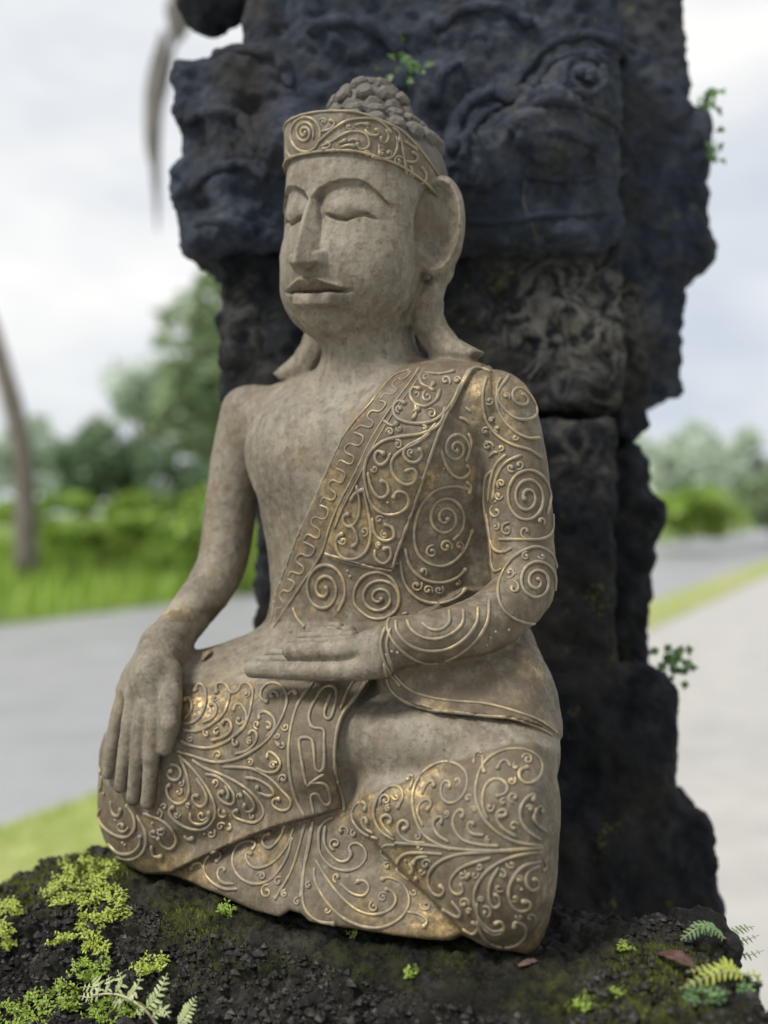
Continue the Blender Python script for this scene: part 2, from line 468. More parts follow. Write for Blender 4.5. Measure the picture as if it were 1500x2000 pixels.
def prim_tube(P3, R):
    P3 = np.asarray(P3, np.float32); R = np.asarray(R, np.float32)
    fs = [prim_cone(P3[i], P3[i+1], R[i], R[i+1])[0] for i in range(len(P3)-1)]
    def f(P):
        d = fs[0](P)
        for g in fs[1:]: d = np.minimum(d, g(P))
        return d
    m = R.max()
    return f, P3.min(0)-m, P3.max(0)+m
def chain(pts, k=0.004, n=3):
    p = smooth_line(pts, n) if len(pts) > 2 else np.asarray(pts, float)
    P3 = np.array([SP(*q[:3]) for q in p]); R = [q[3]*mpp(a) for q, a in zip(p, P3)]
    return [op_add(prim_tube(P3, R), k)]
AX = np.stack([LV, FV, ZV])
def ELL(px, py, f, rad, k=0.006): return op_add(prim_ell(SP(px, py, f), AX, rad), k)
def eval_pts(ops, P):
    d = np.full(len(P), 0.2, np.float32)
    for op in ops: d = op.fn(P, d)
    return d
def hit(ops, px, py, t0=0.55, t1=1.05):
    t = np.arange(t0, t1, 0.0015); P = (CAMP + ray(px, py)[None]*t[:, None]).astype(np.float32)
    d = eval_pts(ops, P); i = np.argmax(d < 0)
    if not (d < 0).any(): return None
    tt = t[i-1] + (t[i]-t[i-1])*d[i-1]/(d[i-1]-d[i]) if i > 0 else t[0]
    return CAMP + ray(px, py)*tt

def st(x, f, z): return C0 + LV*x + FV*f + ZV*z
def tube_mesh(P, N, R, sides=7, flat=0.85):
    Tn = np.gradient(P, axis=0); Tn /= np.linalg.norm(Tn, axis=1, keepdims=True)+1e-9
    S = np.cross(Tn, N); S /= np.linalg.norm(S, axis=1, keepdims=True)+1e-9
    U = np.cross(S, Tn)
    a = np.linspace(0, 2*math.pi, sides, endpoint=False)
    ring = P[:, None, :] + R[:, None, None]*(np.cos(a)[None, :, None]*S[:, None, :] + flat*np.sin(a)[None, :, None]*U[:, None, :])
    Vt = ring.reshape(-1, 3); n = len(P)
    q = []
    for i in range(n-1):
        for j in range(sides):
            j2 = (j+1) % sides
            q.append((i*sides+j, i*sides+j2, (i+1)*sides+j2, (i+1)*sides+j))
    Vt = np.vstack([Vt, P[0]-Tn[0]*R[0]*0.7, P[-1]+Tn[-1]*R[-1]*0.7])
    tr = [(n*sides, (j+1) % sides, j) for j in range(sides)] + [(n*sides+1, (n-1)*sides+j, (n-1)*sides+(j+1) % sides) for j in range(sides)]
    return Vt, q, tr
# ================================================================== GROUND, ROAD, VERGES
VPX = 1772.0
DIRR = np.array([(VPX-750)/FPX, 1.0, 0]); DIRR /= np.linalg.norm(DIRR)
NRMR = np.array([-DIRR[1], DIRR[0], 0])            # towards the far side of the road
def lat(m):                                         # sideways distance of the ground line that shows with image slope m
    return float(GP(0, 1000+m*VPX)@NRMR)
L_FAR, L_NEAR, L_STRIP = lat(0.125), lat(0.35), lat(0.455)
def strip(name, l0, l1, mat, z=0.0, t0=-260.0, t1=460.0, nt=240, nl=2, zf=None):
    ts = np.concatenate([np.linspace(t0, -12, 20), np.linspace(-11, 45, nt), np.geomspace(47, t1, 40)])
    ls = np.linspace(l0, l1, nl)
    Vv = []
    for t in ts:
        for l in ls:
            p = DIRR*t + NRMR*l; Vv.append((p[0], p[1], z if zf is None else zf(t, l)))
    q = [(i*nl+j, (i+1)*nl+j, (i+1)*nl+j+1, i*nl+j+1) for i in range(len(ts)-1) for j in range(nl-1)]
    Vv = np.array(Vv)
    n = np.cross(Vv[q[0][1]]-Vv[q[0][0]], Vv[q[0][3]]-Vv[q[0][0]])
    if n[2] < 0: q = [k[::-1] for k in q]
    o = mesh_np(name, Vv, q, mat); tag(o, kind='structure'); return o
n = NB('pale_concrete'); M_PAVE = n.put(color=n.ramp(n.noise(3, 7, 0.65), [(0.3, (0.33, 0.325, 0.31)), (0.7, (0.43, 0.42, 0.40))]), rough=0.75, normal=n.bump(n.noise(60, 5), 0.4, 0.01))
n = NB('wet_grey_asphalt')
M_ROAD = n.put(color=n.ramp(n.noise(1.3, 7, 0.65), [(0.3, (0.235, 0.24, 0.25)), (0.7, (0.315, 0.32, 0.33))]), rough=0.42, normal=n.bump(n.noise(70, 5), 0.3, 0.01))
n = NB('grassy_earth'); M_EARTH = n.put(color=n.ramp(n.noise(2.2, 6, 0.6), [(0.35, (0.085, 0.14, 0.022)), (0.6, (0.15, 0.22, 0.035)), (0.78, (0.22, 0.21, 0.09))]), rough=0.9, normal=n.bump(n.noise(30, 5), 0.6, 0.03))
n = NB('worn_grass_strip')
M_WORN = n.put(color=n.mix(n.ramp(n.noise(0.35, 4), [(0.42, 0.0), (0.58, 1.0)]), n.ramp(n.noise(9, 5), [(0.35, (0.20, 0.26, 0.06)), (0.65, (0.30, 0.35, 0.10))]), n.ramp(n.noise(9, 5), [(0.35, (0.26, 0.27, 0.08)), (0.65, (0.40, 0.37, 0.20))])), rough=0.9, normal=n.bump(n.noise(40, 5), 0.6, 0.02))
strip('ground', -420, 420, M_EARTH, -0.012, -420, 470, 40, 3)
strip('pavement', L_STRIP, -8.0, M_PAVE, 0.0)
strip('road', L_NEAR, L_FAR, M_ROAD, 0.004, nl=4)
strip('grass_strip', L_STRIP-0.02, L_NEAR+0.02, M_WORN, 0.03, nl=6, zf=lambda t, l: 0.012+0.035*math.sin(math.pi*(l-L_STRIP)/(L_NEAR-L_STRIP)))
def bank(t, l):
    s = (l-L_FAR)
    return 0.008 + 0.55*float(sstep(0.2, 5.0, np.float64(s))) + 0.10*math.sin(t*0.37)*float(sstep(0.5, 3, np.float64(s)))
strip('grass_bank', L_FAR-0.05, L_FAR+60, M_EARTH, nl=26, zf=bank)
# tall roadside grass on the bank: uncountable blades
def grass_patch(name, t0, t1, s0, s1, cnt, h0, h1, mat, label, side=1):
    t = RNG.uniform(t0, t1, cnt); s = RNG.uniform(s0, s1, cnt)**1.0
    base = DIRR[None]*t[:, None] + NRMR[None]*((L_FAR if side == 1 else L_STRIP)+s)[:, None]
    zz = np.array([bank(a, L_FAR+b) for a, b in zip(t, s)]) if side == 1 else np.full(cnt, 0.02)
    base[:, 2] = zz - 0.02
    h = RNG.uniform(h0, h1, cnt); ang = RNG.uniform(0, math.pi*2, cnt); lean = RNG.uniform(0.05, 0.5, cnt)*h
    wd = h*RNG.uniform(0.03, 0.06, cnt)
    sx = np.stack([np.cos(ang), np.sin(ang), np.zeros(cnt)], 1); ln = np.stack([-np.sin(ang), np.cos(ang), np.zeros(cnt)], 1)
    p0 = base-sx*wd[:, None]; p1 = base+sx*wd[:, None]
    mid = base+ln*(lean*0.35)[:, None]+np.array([0, 0, 1.0])*(h*0.6)[:, None]
    p2 = mid+sx*(wd*0.8)[:, None]; p3 = mid-sx*(wd*0.8)[:, None]
    tip = base+ln*lean[:, None]+np.array([0, 0, 1.0])*h[:, None]
    Vv = np.stack([p0, p1, p2, p3, tip], 1).reshape(-1, 3)
    k = np.arange(cnt)[:, None]*5
    o = mesh_np(name, Vv, k+np.array([0, 1, 2, 3]), mat, None, True, (0, 0, 0), k+np.array([3, 2, 4]))
    tag(o, label, 'grass', kind='stuff')
M_GRASS = leaf_material('bright_grass_blade', (0.23, 0.37, 0.045), (0.40, 0.54, 0.10), 0.9, 0.3)
M_GRASS2 = leaf_material('lime_grass_blade', (0.28, 0.40, 0.05), (0.46, 0.57, 0.09), 3.0, 0.3)
grass_patch('roadside_grass', -6, 40, 0.1, 7.0, 20000, 0.22, 0.62, M_GRASS, 'tall bright green grass on the bank across the road')
grass_patch('strip_grass', -1.5, 6, 0.02, L_NEAR-L_STRIP-0.05, 9000, 0.03, 0.09, M_GRASS2, 'short lime green grass along the near edge of the road', 0)

# ================================================================== TREES AND SHRUBS BEYOND THE ROAD
def leaf_cloud(cn, rad, cnt, size, seed, lumps=7):
    r = np.random.default_rng(seed)
    lc = r.normal(0, 1, (lumps, 3)); lc /= np.linalg.norm(lc, axis=1, keepdims=True); lc *= r.uniform(0.25, 0.95, (lumps, 1))
    lr = r.uniform(0.16, 0.50, lumps)
    k = r.integers(0, lumps, cnt)
    d = r.normal(0, 1, (cnt, 3)); d /= np.linalg.norm(d, axis=1, keepdims=True)
    p = lc[k]+d*(lr[k]*r.uniform(0.55, 1.05, cnt)**0.6)[:, None]
    p = cn + p*np.asarray(rad)
    u = r.normal(0, 1, (cnt, 3)); u[:, 2] *= 0.6; u /= np.linalg.norm(u, axis=1, keepdims=True)
    w_ = np.cross(u, r.normal(0, 1, (cnt, 3))); w_ /= np.linalg.norm(w_, axis=1, keepdims=True)
    s = size*r.uniform(0.6, 1.4, cnt)[:, None]
    Vv = np.stack([p-u*s, p+w_*s*0.42, p+u*s, p-w_*s*0.42], 1).reshape(-1, 3)
    return Vv, np.arange(cnt*4).reshape(-1, 4), cn+lc*np.asarray(rad)
def tree(name, label, cat, px, py_c, depth, rx, rz, mat, seed, group, cnt=1500, size=0.22, base_z=0.4, bark=None, lumps=15):
    c = YP(px, py_c, depth)
    b = np.array([c[0]+0.2*math.sin(seed), c[1], base_z])
    e = empty(name, b, label, cat, group)
    Vv, q, lc = leaf_cloud(c, (rx, rx, rz), cnt, size, seed, lumps)
    mesh_np('crown', Vv, q, mat, e, True, b)
    # trunk with a few limbs
    H = max(c[2]-base_z, 0.4)
    pts = np.array([b, b+(c-b)*0.5+np.array([0.08*H*math.sin(seed*3), 0, 0]), c])
    pp = smooth_line(pts, 5); r0 = 0.05*H*0.5+0.03
    Vt, qt, tr = tube_mesh(pp, np.tile(np.array([0.9, -0.4, 0.1]), (len(pp), 1)), np.linspace(r0, r0*0.45, len(pp)), 8, 1.0)
    Vs, Qs, Ts = [Vt], [np.array(qt)], [np.array(tr)]; off = len(Vt)
    for i, l in enumerate(lc[:5]):
        st_ = pp[len(pp)//2+(i % 4)]
        lp = smooth_line([st_, (st_+l)/2+np.array([0, 0, 0.08*H]), l], 4)
        v2, q2, t2 = tube_mesh(lp, np.tile(np.array([0.6, -0.7, 0.3]), (len(lp), 1)), np.linspace(r0*0.4, r0*0.12, len(lp)), 6, 1.0)
        Vs.append(v2); Qs.append(np.array(q2)+off); Ts.append(np.array(t2)+off); off += len(v2)
    mesh_np('trunk', np.vstack(Vs), np.vstack(Qs), bark or M_BARK, e, True, b, np.vstack(Ts))
    return e
M_BARK = simple('grey_brown_bark', (0.10, 0.085, 0.07), (0.20, 0.18, 0.15), 6, 0.9, 0.5)
M_TDARK = leaf_material('dark_green_tree_leaf', (0.15, 0.23, 0.13), (0.24, 0.33, 0.19), 0.7, 0.45)
M_TMID = leaf_material('mid_green_tree_leaf', (0.22, 0.31, 0.16), (0.34, 0.43, 0.24), 0.7, 0.25)
M_TPALE = leaf_material('haze_paled_tree_leaf', (0.40, 0.49, 0.39), (0.54, 0.62, 0.50), 0.5, 0.3)  # distance haze is mixed into the leaf colour; no haze volume
M_TLIME = leaf_material('lime_green_shrub_leaf', (0.18, 0.30, 0.04), (0.34, 0.47, 0.09), 0.8, 0.3)
TG = 'trees beyond the road'
tree('broadleaf_tree', 'tall mid green tree rising beside the pillar across the road', 'tree', 425, 760, 24, 1.5, 2.6, M_TMID, 3, TG, 2600, 0.24)
tree('broadleaf_tree', 'dark rounded tree on the bank between the tall tree and the bare trunk', 'tree', 225, 895, 22, 1.15, 1.35, M_TDARK, 5, TG, 2200, 0.20)
tree('broadleaf_tree', 'greyish green tree with a thin crown standing furthest up the bank', 'tree', 290, 770, 40, 2.0, 2.0, M_TPALE, 8, TG, 900, 0.26)
tree('broadleaf_tree', 'pale tree behind the bare leaning trunk', 'tree', 50, 880, 38, 2.2, 2.2, M_TPALE, 11, TG, 1300, 0.28)
tree('shrub', 'dark green shrub at the foot of the tall tree', 'shrub', 370, 955, 19, 1.1, 0.75, M_TDARK, 13, TG, 1500, 0.16, 0.45)
tree('shrub', 'lime green shrub in the long grass under the dark rounded tree', 'shrub', 180, 1015, 18, 1.7, 0.55, M_TLIME, 15, TG, 1600, 0.15, 0.45)
tree('shrub', 'lime green shrub next to the pillar in the long grass', 'shrub', 430, 1010, 17, 1.2, 0.6, M_TLIME, 16, TG, 1500, 0.15, 0.45)
tree('broadleaf_tree', 'hazy pale tree past the far end of the road bend', 'tree', 1320, 915, 52, 2.6, 3.4, M_TPALE, 21, TG, 2000, 0.34)
tree('broadleaf_tree', 'dull green tree over the grey trunks at the far end of the road', 'tree', 1450, 935, 46, 2.2, 2.2, M_TPALE, 23, TG, 1800, 0.30)
tree('shrub', 'bright green bushes at the far side of the road right of the pillar', 'shrub', 1345, 1000, 34, 1.9, 0.9, M_TLIME, 25, TG, 1700, 0.22)
tree('broadleaf_tree', 'small dark tree among the pale trees at the end of the road', 'tree', 1500, 960, 40, 1.4, 1.4, M_TMID, 27, TG, 1200, 0.24)
# bare leaning palm trunk at the verge
b = np.array([*(YP(55, 1000, 16)[:2]), 0.45]); tp = YP(-330, -160, 17.0)
e = empty('palm_tree', b, 'bare leaning grey palm trunk on the bank across the road', 'tree')
pp = smooth_line([b, YP(5, 720, 16.2), tp], 10)
Vt, qt, tr = tube_mesh(pp, np.tile(np.array([0.8, -0.6, 0]), (len(pp), 1)), np.linspace(0.19, 0.12, len(pp))*(1+0.05*np.sin(np.arange(len(pp))*2.4)), 10, 1.0)
mesh_np('trunk', Vt, qt, M_BARK, e, True, b, tr)
fr_V, fr_Q = [], []
for i in range(11):
    a = 2*math.pi*i/11; dirv = np.array([math.cos(a), math.sin(a), 0])
    for j in range(22):
        t = (j+1)/22; c = tp + dirv*1.9*t + np.array([0, 0, 0.9*t-1.6*t*t])
        for s in (-1, 1):
            side = np.cross(dirv, ZV)*s; ln = 0.55*math.sin(math.pi*min(1, t*0.9+0.1))+0.05
            tip = c+side*ln*0.8+dirv*ln*0.4-ZV*ln*0.5; k = len(fr_V)
            fr_V += [c-dirv*0.03, c+dirv*0.03, tip+dirv*0.012, tip-dirv*0.012]; fr_Q.append((k, k+1, k+2, k+3))
mesh_np('crown', np.array(fr_V), fr_Q, M_TMID, e, True, b)
# arched bamboo pole behind the pillar with its hanging woven streamer
M_BAMB = simple('weathered_bamboo', (0.22, 0.18, 0.11), (0.36, 0.31, 0.20), 4, 0.6)
M_PALMW = simple('dried_woven_palm', (0.11, 0.105, 0.10), (0.20, 0.19, 0.18), 9, 0.8)
bb = np.array([0.55, 5.2, -0.012])
e = empty('bamboo_pole', bb, 'tall arched bamboo pole behind the pillar with a hanging dried palm streamer', 'pole')
tip = YP(345, -60, 5.0)
pp = smooth_line([bb, bb+np.array([0.0, 0, 3.2]), bb+np.array([-0.35, -0.05, 4.6]), bb+np.array([-1.0, -0.12, 4.75]), tip], 9)
Vt, qt, tr = tube_mesh(pp, np.tile(np.array([0.2, -1.0, 0]), (len(pp), 1)), np.linspace(0.045, 0.012, len(pp)), 8, 1.0)
mesh_np('pole', Vt, qt, M_BAMB, e, True, bb, tr)
def ribbon(path, widths, nrm=np.array([0, -1.0, 0])):
    path = np.asarray(path); T = np.gradient(path, axis=0); T /= np.linalg.norm(T, axis=1, keepdims=True)
    S = np.cross(T, nrm); S /= np.linalg.norm(S, axis=1, keepdims=True)
    Vv = np.concatenate([path-S*np.asarray(widths)[:, None], path+S*np.asarray(widths)[:, None]]); m = len(path)
    return Vv, [(i, i+1, m+i+1, m+i) for i in range(m-1)]
c0 = YP(350, 20, 5.0)
Vt, qt, tr = tube_mesh(smooth_line([tip, YP(352, -10, 5), YP(350, 40, 5), YP(345, 85, 5)], 5), np.tile(np.array([1.0, -0.2, 0]), (16, 1)), np.interp(np.arange(16), [0, 4, 8, 12, 15], [0.012, 0.05, 0.075, 0.05, 0.012]), 10, 1.0)
mesh_np('woven_tassel', Vt, qt, M_PALMW, e, True, bb, tr)
for i, (x0, x1, yb, ww) in enumerate([(330, 300, 455, 0.034), (318, 292, 340, 0.028), (345, 306, 250, 0.022)]):
    pt = smooth_line([YP(x0, 60, 5.0), YP(x0-22, 160, 4.99+0.02*i), YP((x0+x1)/2-12, 280 if yb > 300 else 200, 5.0), YP(x1+8, yb, 5.0)], 8)
    wv = ww*np.sin(np.linspace(0.25, math.pi*0.97, len(pt)))
    Vv, qv = ribbon(pt, wv, np.array([0.3, -1.0, 0])); o = mesh_np('streamer', Vv, qv, M_PALMW, e, True, bb)
    sm = o.modifiers.new('thickness', 'SOLIDIFY'); sm.thickness = 0.004
print('setting done', round(time.time()-T0, 1))
# ================================================================== PILLAR
from mathutils.bvhtree import BVHTree
EYE3 = np.eye(3)
PD = 1.0
def pxbox(x0, x1, y0, y1, d0, d1, r, dref=None):
    a = YP(x0, y1, dref or d0); b = YP(x1, y0, dref or d0)
    c = np.array([(a[0]+b[0])/2, (d0+d1)/2, (a[2]+b[2])/2]); h = np.array([(b[0]-a[0])/2, (d1-d0)/2, (b[2]-a[2])/2])
    return prim_box(c, EYE3, h, r)
PB = np.array([0.06, 1.16, 0.0])
pillar = empty('stone_pillar', PB, 'tall dark carved stone pillar with mossy weathered blocks standing behind the statue', 'pillar')
def voro_bumps(P, freq, seed):
    """distance to the nearest of jittered points: gives rounded lumps"""
    Qp = P*freq; I = np.floor(Qp).astype(np.int64); best = np.full(len(P), 9.0, np.float32)
    for dx in (-1, 0, 1):
        for dy in (-1, 0, 1):
            for dz in (-1, 0, 1):
                J = I+np.array([dx, dy, dz])
                jx = _hash(J[:, 0], J[:, 1], J[:, 2], seed)*0.5+0.5; jy = _hash(J[:, 0], J[:, 1], J[:, 2], seed+7)*0.5+0.5; jz = _hash(J[:, 0], J[:, 1], J[:, 2], seed+13)*0.5+0.5
                d = (J[:, 0]+jx-Qp[:, 0])**2+(J[:, 1]+jy-Qp[:, 1])**2+(J[:, 2]+jz-Qp[:, 2])**2
                best = np.minimum(best, d.astype(np.float32))
    return np.sqrt(best)
def stone_part(name, prims, h, amp=1.0, label=None, seed=0, mat=None):
    ops = [op_add(p, kk) for p, kk in prims]
    lo = np.min([p[1] for p, _ in prims], axis=0)-0.03; hi = np.max([p[2] for p, _ in prims], axis=0)+0.03
    F = eval_ops(ops, lo, hi, h)
    Vv, Qv = surface_nets(F)
    N = vnormals(Vv, Qv)
    d = 0.006*fbm(Vv, 14, 2, 0.5, seed)+0.0042*fbm(Vv, 50, 3, 0.6, seed+31) - 0.008*np.clip(voro_bumps(Vv, 38, seed+3)-0.35, 0, 1) + 0.0022*vnoise(Vv, 130, seed+5) + 0.0014*vnoise(Vv, 260, seed+6)
    Vv = Vv+N*(d*amp)[:, None]
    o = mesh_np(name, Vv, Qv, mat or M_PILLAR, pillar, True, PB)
    x, y = topx(Vv)
    l = np.exp(-((x-1115)/130)**2-((y-625)/115)**2)*1.1 + 0.35*np.exp(-((x-1120)/90)**2-((y-880)/90)**2) + 0.25*np.exp(-((x-1060)/220)**2-((y-200)/160)**2) + 0.3*np.exp(-((x-470)/60)**2-((y-640)/110)**2)
    a = o.data.attributes.new('lichen', 'FLOAT', 'POINT'); a.data.foreach_set('value', np.clip(l, 0, 1).astype(np.float32))
    if label: o['label'] = label
    return o
lump = lambda x, y, d, r: prim_ell(YP(x, y, d), EYE3, (r*d/FPX, 0.05, r*d/FPX))
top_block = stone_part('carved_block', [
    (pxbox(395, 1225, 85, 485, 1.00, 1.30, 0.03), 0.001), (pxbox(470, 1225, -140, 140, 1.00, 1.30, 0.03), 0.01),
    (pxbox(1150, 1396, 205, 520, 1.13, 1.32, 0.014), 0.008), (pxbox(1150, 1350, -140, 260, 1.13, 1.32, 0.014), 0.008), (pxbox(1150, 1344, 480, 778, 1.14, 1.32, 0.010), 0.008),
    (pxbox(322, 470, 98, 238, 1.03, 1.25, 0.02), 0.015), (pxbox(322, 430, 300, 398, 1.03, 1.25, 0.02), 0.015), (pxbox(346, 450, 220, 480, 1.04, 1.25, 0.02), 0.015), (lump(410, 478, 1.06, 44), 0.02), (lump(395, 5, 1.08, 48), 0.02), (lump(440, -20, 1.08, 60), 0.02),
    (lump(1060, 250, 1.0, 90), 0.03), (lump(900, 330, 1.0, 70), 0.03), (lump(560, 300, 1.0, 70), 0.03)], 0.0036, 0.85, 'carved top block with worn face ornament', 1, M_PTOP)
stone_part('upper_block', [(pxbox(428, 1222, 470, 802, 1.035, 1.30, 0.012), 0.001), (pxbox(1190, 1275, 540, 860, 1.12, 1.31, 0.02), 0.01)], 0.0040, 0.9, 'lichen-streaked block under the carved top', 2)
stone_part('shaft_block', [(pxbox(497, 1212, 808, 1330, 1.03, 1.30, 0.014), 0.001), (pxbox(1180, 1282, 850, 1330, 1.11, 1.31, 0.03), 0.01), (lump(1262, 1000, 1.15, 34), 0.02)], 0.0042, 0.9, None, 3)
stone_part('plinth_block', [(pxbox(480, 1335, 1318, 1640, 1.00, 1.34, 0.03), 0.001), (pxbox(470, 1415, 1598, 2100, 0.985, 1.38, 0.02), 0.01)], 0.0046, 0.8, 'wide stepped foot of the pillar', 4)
# foot block down to the ground
a = prim_box(np.array([0.07, 1.18, 0.42]), EYE3, np.array([0.27, 0.19, 0.46]), 0.02)
Ff = eval_ops([op_add(a, 0.001)], a[1]-0.03, a[2]+0.03, 0.012); Vv, Qv = surface_nets(Ff)
Vv = Vv + vnormals(Vv, Qv)*(0.008*fbm(Vv, 12, 3, 0.5, 77))[:, None]
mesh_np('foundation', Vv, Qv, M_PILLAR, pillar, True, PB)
# carved bands of the worn face on the top block: rope-like ridges laid on the stone
dg = bpy.context.evaluated_depsgraph_get()
def bvh_of(o):
    me = o.data; co = np.empty(len(me.vertices)*3, np.float32); me.vertices.foreach_get('co', co)
    co = co.reshape(-1, 3)+np.array(o.parent.location if o.parent else (0, 0, 0), np.float32)
    pi = np.empty(len(me.loops), np.int32); me.loops.foreach_get('vertex_index', pi)
    return BVHTree.FromPolygons(co.tolist(), pi.reshape(-1, 4).tolist())
BV_TOP = bvh_of(top_block)
def cast(bv, px, py):
    r = ray(px, py); loc, nor, idx, dist = bv.ray_cast(Vector(CAMP), Vector(r/np.linalg.norm(r)))
    return (None, None) if loc is None else (np.array(loc), np.array(nor))
def carve(pts, rpx, name='carved_ridge', mat=None, bv=None, jitter=0.22, parent=None, raise_=-0.05, origin=None):
    p = smooth_line(pts, 10); P = []; N = []
    for x, y in p:
        h, n_ = cast(bv or BV_TOP, x, y)
        if h is None: continue
        P.append(h); N.append(n_)
    if len(P) < 4: return
    P = np.array(P); N = np.array(N)
    for _ in range(4):
        P[1:-1] = (P[:-2]+2*P[1:-1]+P[2:])/4; N[1:-1] = (N[:-2]+N[1:-1]+N[2:])/3
    N = N*0.3+np.array([0, -0.7, 0]); N /= np.linalg.norm(N, axis=1, keepdims=True)
    R = rpx*P[:, 1]/FPX*(1+RNG.normal(0, jitter, len(P))); R[1:-1] = (R[:-2]+R[1:-1]+R[2:])/3; R[0] *= 0.4; R[-1] *= 0.4
    Vt, q, tr = tube_mesh(P+N*(R*raise_)[:, None], N, R, 9, 0.9)
    if rpx > 6: Vt = Vt + (np.stack([vnoise(Vt, 160, i) for i in range(3)], 1)*0.0014)
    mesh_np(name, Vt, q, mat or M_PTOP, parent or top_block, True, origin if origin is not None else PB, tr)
for pts, r in [([(1000, 175), (1040, 118), (1090, 80), (1150, 66), (1205, 88), (1225, 130)], 11), ([(1040, 170), (1075, 125), (1120, 104), (1170, 108), (1195, 140)], 9), ([(1100, 165), (1105, 125), (1140, 108), (1175, 125), (1180, 165), (1150, 185), (1115, 178)], 8), ([(1125, 148), (1140, 135), (1155, 146), (1146, 160)], 12),
               ([(880, 300), (890, 240), (925, 195), (975, 178), (1010, 190)], 17), ([(905, 310), (915, 262), (950, 222), (985, 210)], 9), ([(1040, 200), (1090, 196), (1140, 212), (1200, 240), (1215, 290)], 11), ([(1070, 255), (1120, 262), (1170, 285)], 12),
               ([(600, 60), (660, 40), (740, 60), (790, 120), (780, 180)], 15), ([(420, 110), (470, 95), (540, 110), (570, 170)], 14), ([(360, 240), (410, 215), (470, 230), (500, 290)], 12), ([(370, 370), (420, 330), (480, 320), (520, 350)], 11), ([(380, 440), (440, 430), (500, 460)], 12),
               ([(860, 420), (960, 432), (1080, 418), (1190, 410)], 10), ([(850, 60), (900, 20), (980, 15), (1040, 50)], 12), ([(1230, 330), (1180, 345), (1100, 350), (1020, 340)], 9), ([(900, 120), (860, 150), (850, 210)], 10)]:
    carve(pts, r)
BV_UP = None
for o in pillar.children:
    if o.name.startswith('upper_block'): BV_UP = bvh_of(o); UPB = o
for pts in [[(1030, 330), (1022, 390), (1040, 440), (1052, 480)]]: carve(pts, 2.2, 'root', M_ROOT, BV_TOP, 0.15)
rr = random.Random(5)
for i in range(15):
    x = rr.uniform(985, 1215); y = rr.uniform(500, 700); L = rr.uniform(25, 80); a = rr.uniform(-0.9, 0.9)+math.pi/2
    pts = [(x, y)]
    for k in range(3):
        a += rr.uniform(-0.6, 0.6); pts.append((pts[-1][0]+L/3*math.cos(a), pts[-1][1]+L/3*math.sin(a)))
    carve(pts, rr.uniform(1.1, 2.3), 'root', M_ROOT, BV_UP, 0.25, UPB)

# ================================================================== LEDGE
LB = np.array(st(0, 0.05, -0.45))
ledge = empty('stone_ledge', LB, 'black crumbly volcanic stone ledge with moss under the statue', 'ledge')
def ledge_d(P):
    q = P-C0; l = q@LV; f = q@FV; z = q[:, 2]
    top = z + 0.2955
    af, al = math.radians(40), math.radians(17)
    fs = (f-0.152)*math.sin(af) + (z+0.2955)*math.cos(af)
    ls = -(l+0.205)*math.sin(al) + (z+0.2955)*math.cos(al)
    ls2 = -(l+0.36)*math.sin(1.0) + (z+0.335)*math.cos(1.0)
    bk = -(f-0.030)*0.80 - (l+0.245)*0.60
    rt = P[:, 0]-0.236
    d = smax(smax(top, fs, 0.03), ls, 0.03)
    d = smax(d, ls2, 0.05); d = smax(d, bk, 0.02); d = smax(d, rt, 0.02); d = smax(d, -(f+0.012+0.05*sstep(0.16, 0.05, l)), 0.02)
    d = smax(d, P[:, 1]-1.04, 0.01); d = smax(d, -0.47-z, 0.004)
    return d.astype(np.float32)
lo = CAMP+np.array([-0.46, 0.44, -0.49]); hi = CAMP+np.array([0.30, 1.06, -0.262])
FL = eval_ops([Op(lambda P, d: ledge_d(P), lo-1, hi+1)], lo, hi, 0.0017)
Vl, Ql = surface_nets(FL)
Nl = vnormals(Vl, Ql)
ql = Vl-C0; ll = ql@LV; lf = ql@FV
foot = np.clip(sstep(0.20, 0.13, lf)*sstep(-0.28, -0.20, ll)*sstep(0.26, 0.20, ll), 0, 1)
big = fbm(Vl, 17, 3, 0.55, 101)
dl = 0.0080*big*(1-0.85*foot) + 0.0050*fbm(Vl, 60, 3, 0.66, 140)*(1-0.5*foot) - 0.0075*np.clip(voro_bumps(Vl, 90, 150)-0.30, 0, 1) - 0.009*np.clip(voro_bumps(Vl, 32, 151)-0.42, 0, 1)*(1-0.8*foot) + 0.0018*vnoise(Vl, 380, 160) - 0.0015
crk = fbm(Vl, 24, 3, 0.5, 181); dl -= 0.009*np.exp(-(crk/0.07)**2)*(1-0.9*foot); dl -= 0.004*np.exp(-(fbm(Vl, 75, 2, 0.5, 185)/0.10)**2)*(1-0.5*foot)
dl += 0.012*np.clip(fbm(Vl, 9, 2, 0.5, 170), -1, 1)*sstep(-0.12, -0.26, ll)
Vl = Vl+Nl*dl[:, None]
lx, ly = topx(Vl)
rock = mesh_np('rock_top', Vl, Ql, M_LEDGE, ledge, True, LB)
moss = 0.9*np.exp(-((lx-1290)/90)**2-((ly-1880)/38)**2) + 0.8*np.exp(-((lx-60)/90)**2-((ly-1735)/40)**2) + np.exp(-((lx-170)/90)**2-((ly-1695)/30)**2) + 0.2*np.exp(-((lx-640)/420)**2-((ly-1885)/55)**2) + 0.55*np.exp(-((lx-1250)/190)**2-((ly-1965)/40)**2) + 0.4*np.exp(-((lx-370)/110)**2-((ly-1800)/60)**2)
a = rock.data.attributes.new('moss', 'FLOAT', 'POINT'); a.data.foreach_set('value', np.clip(moss, 0, 1).astype(np.float32))
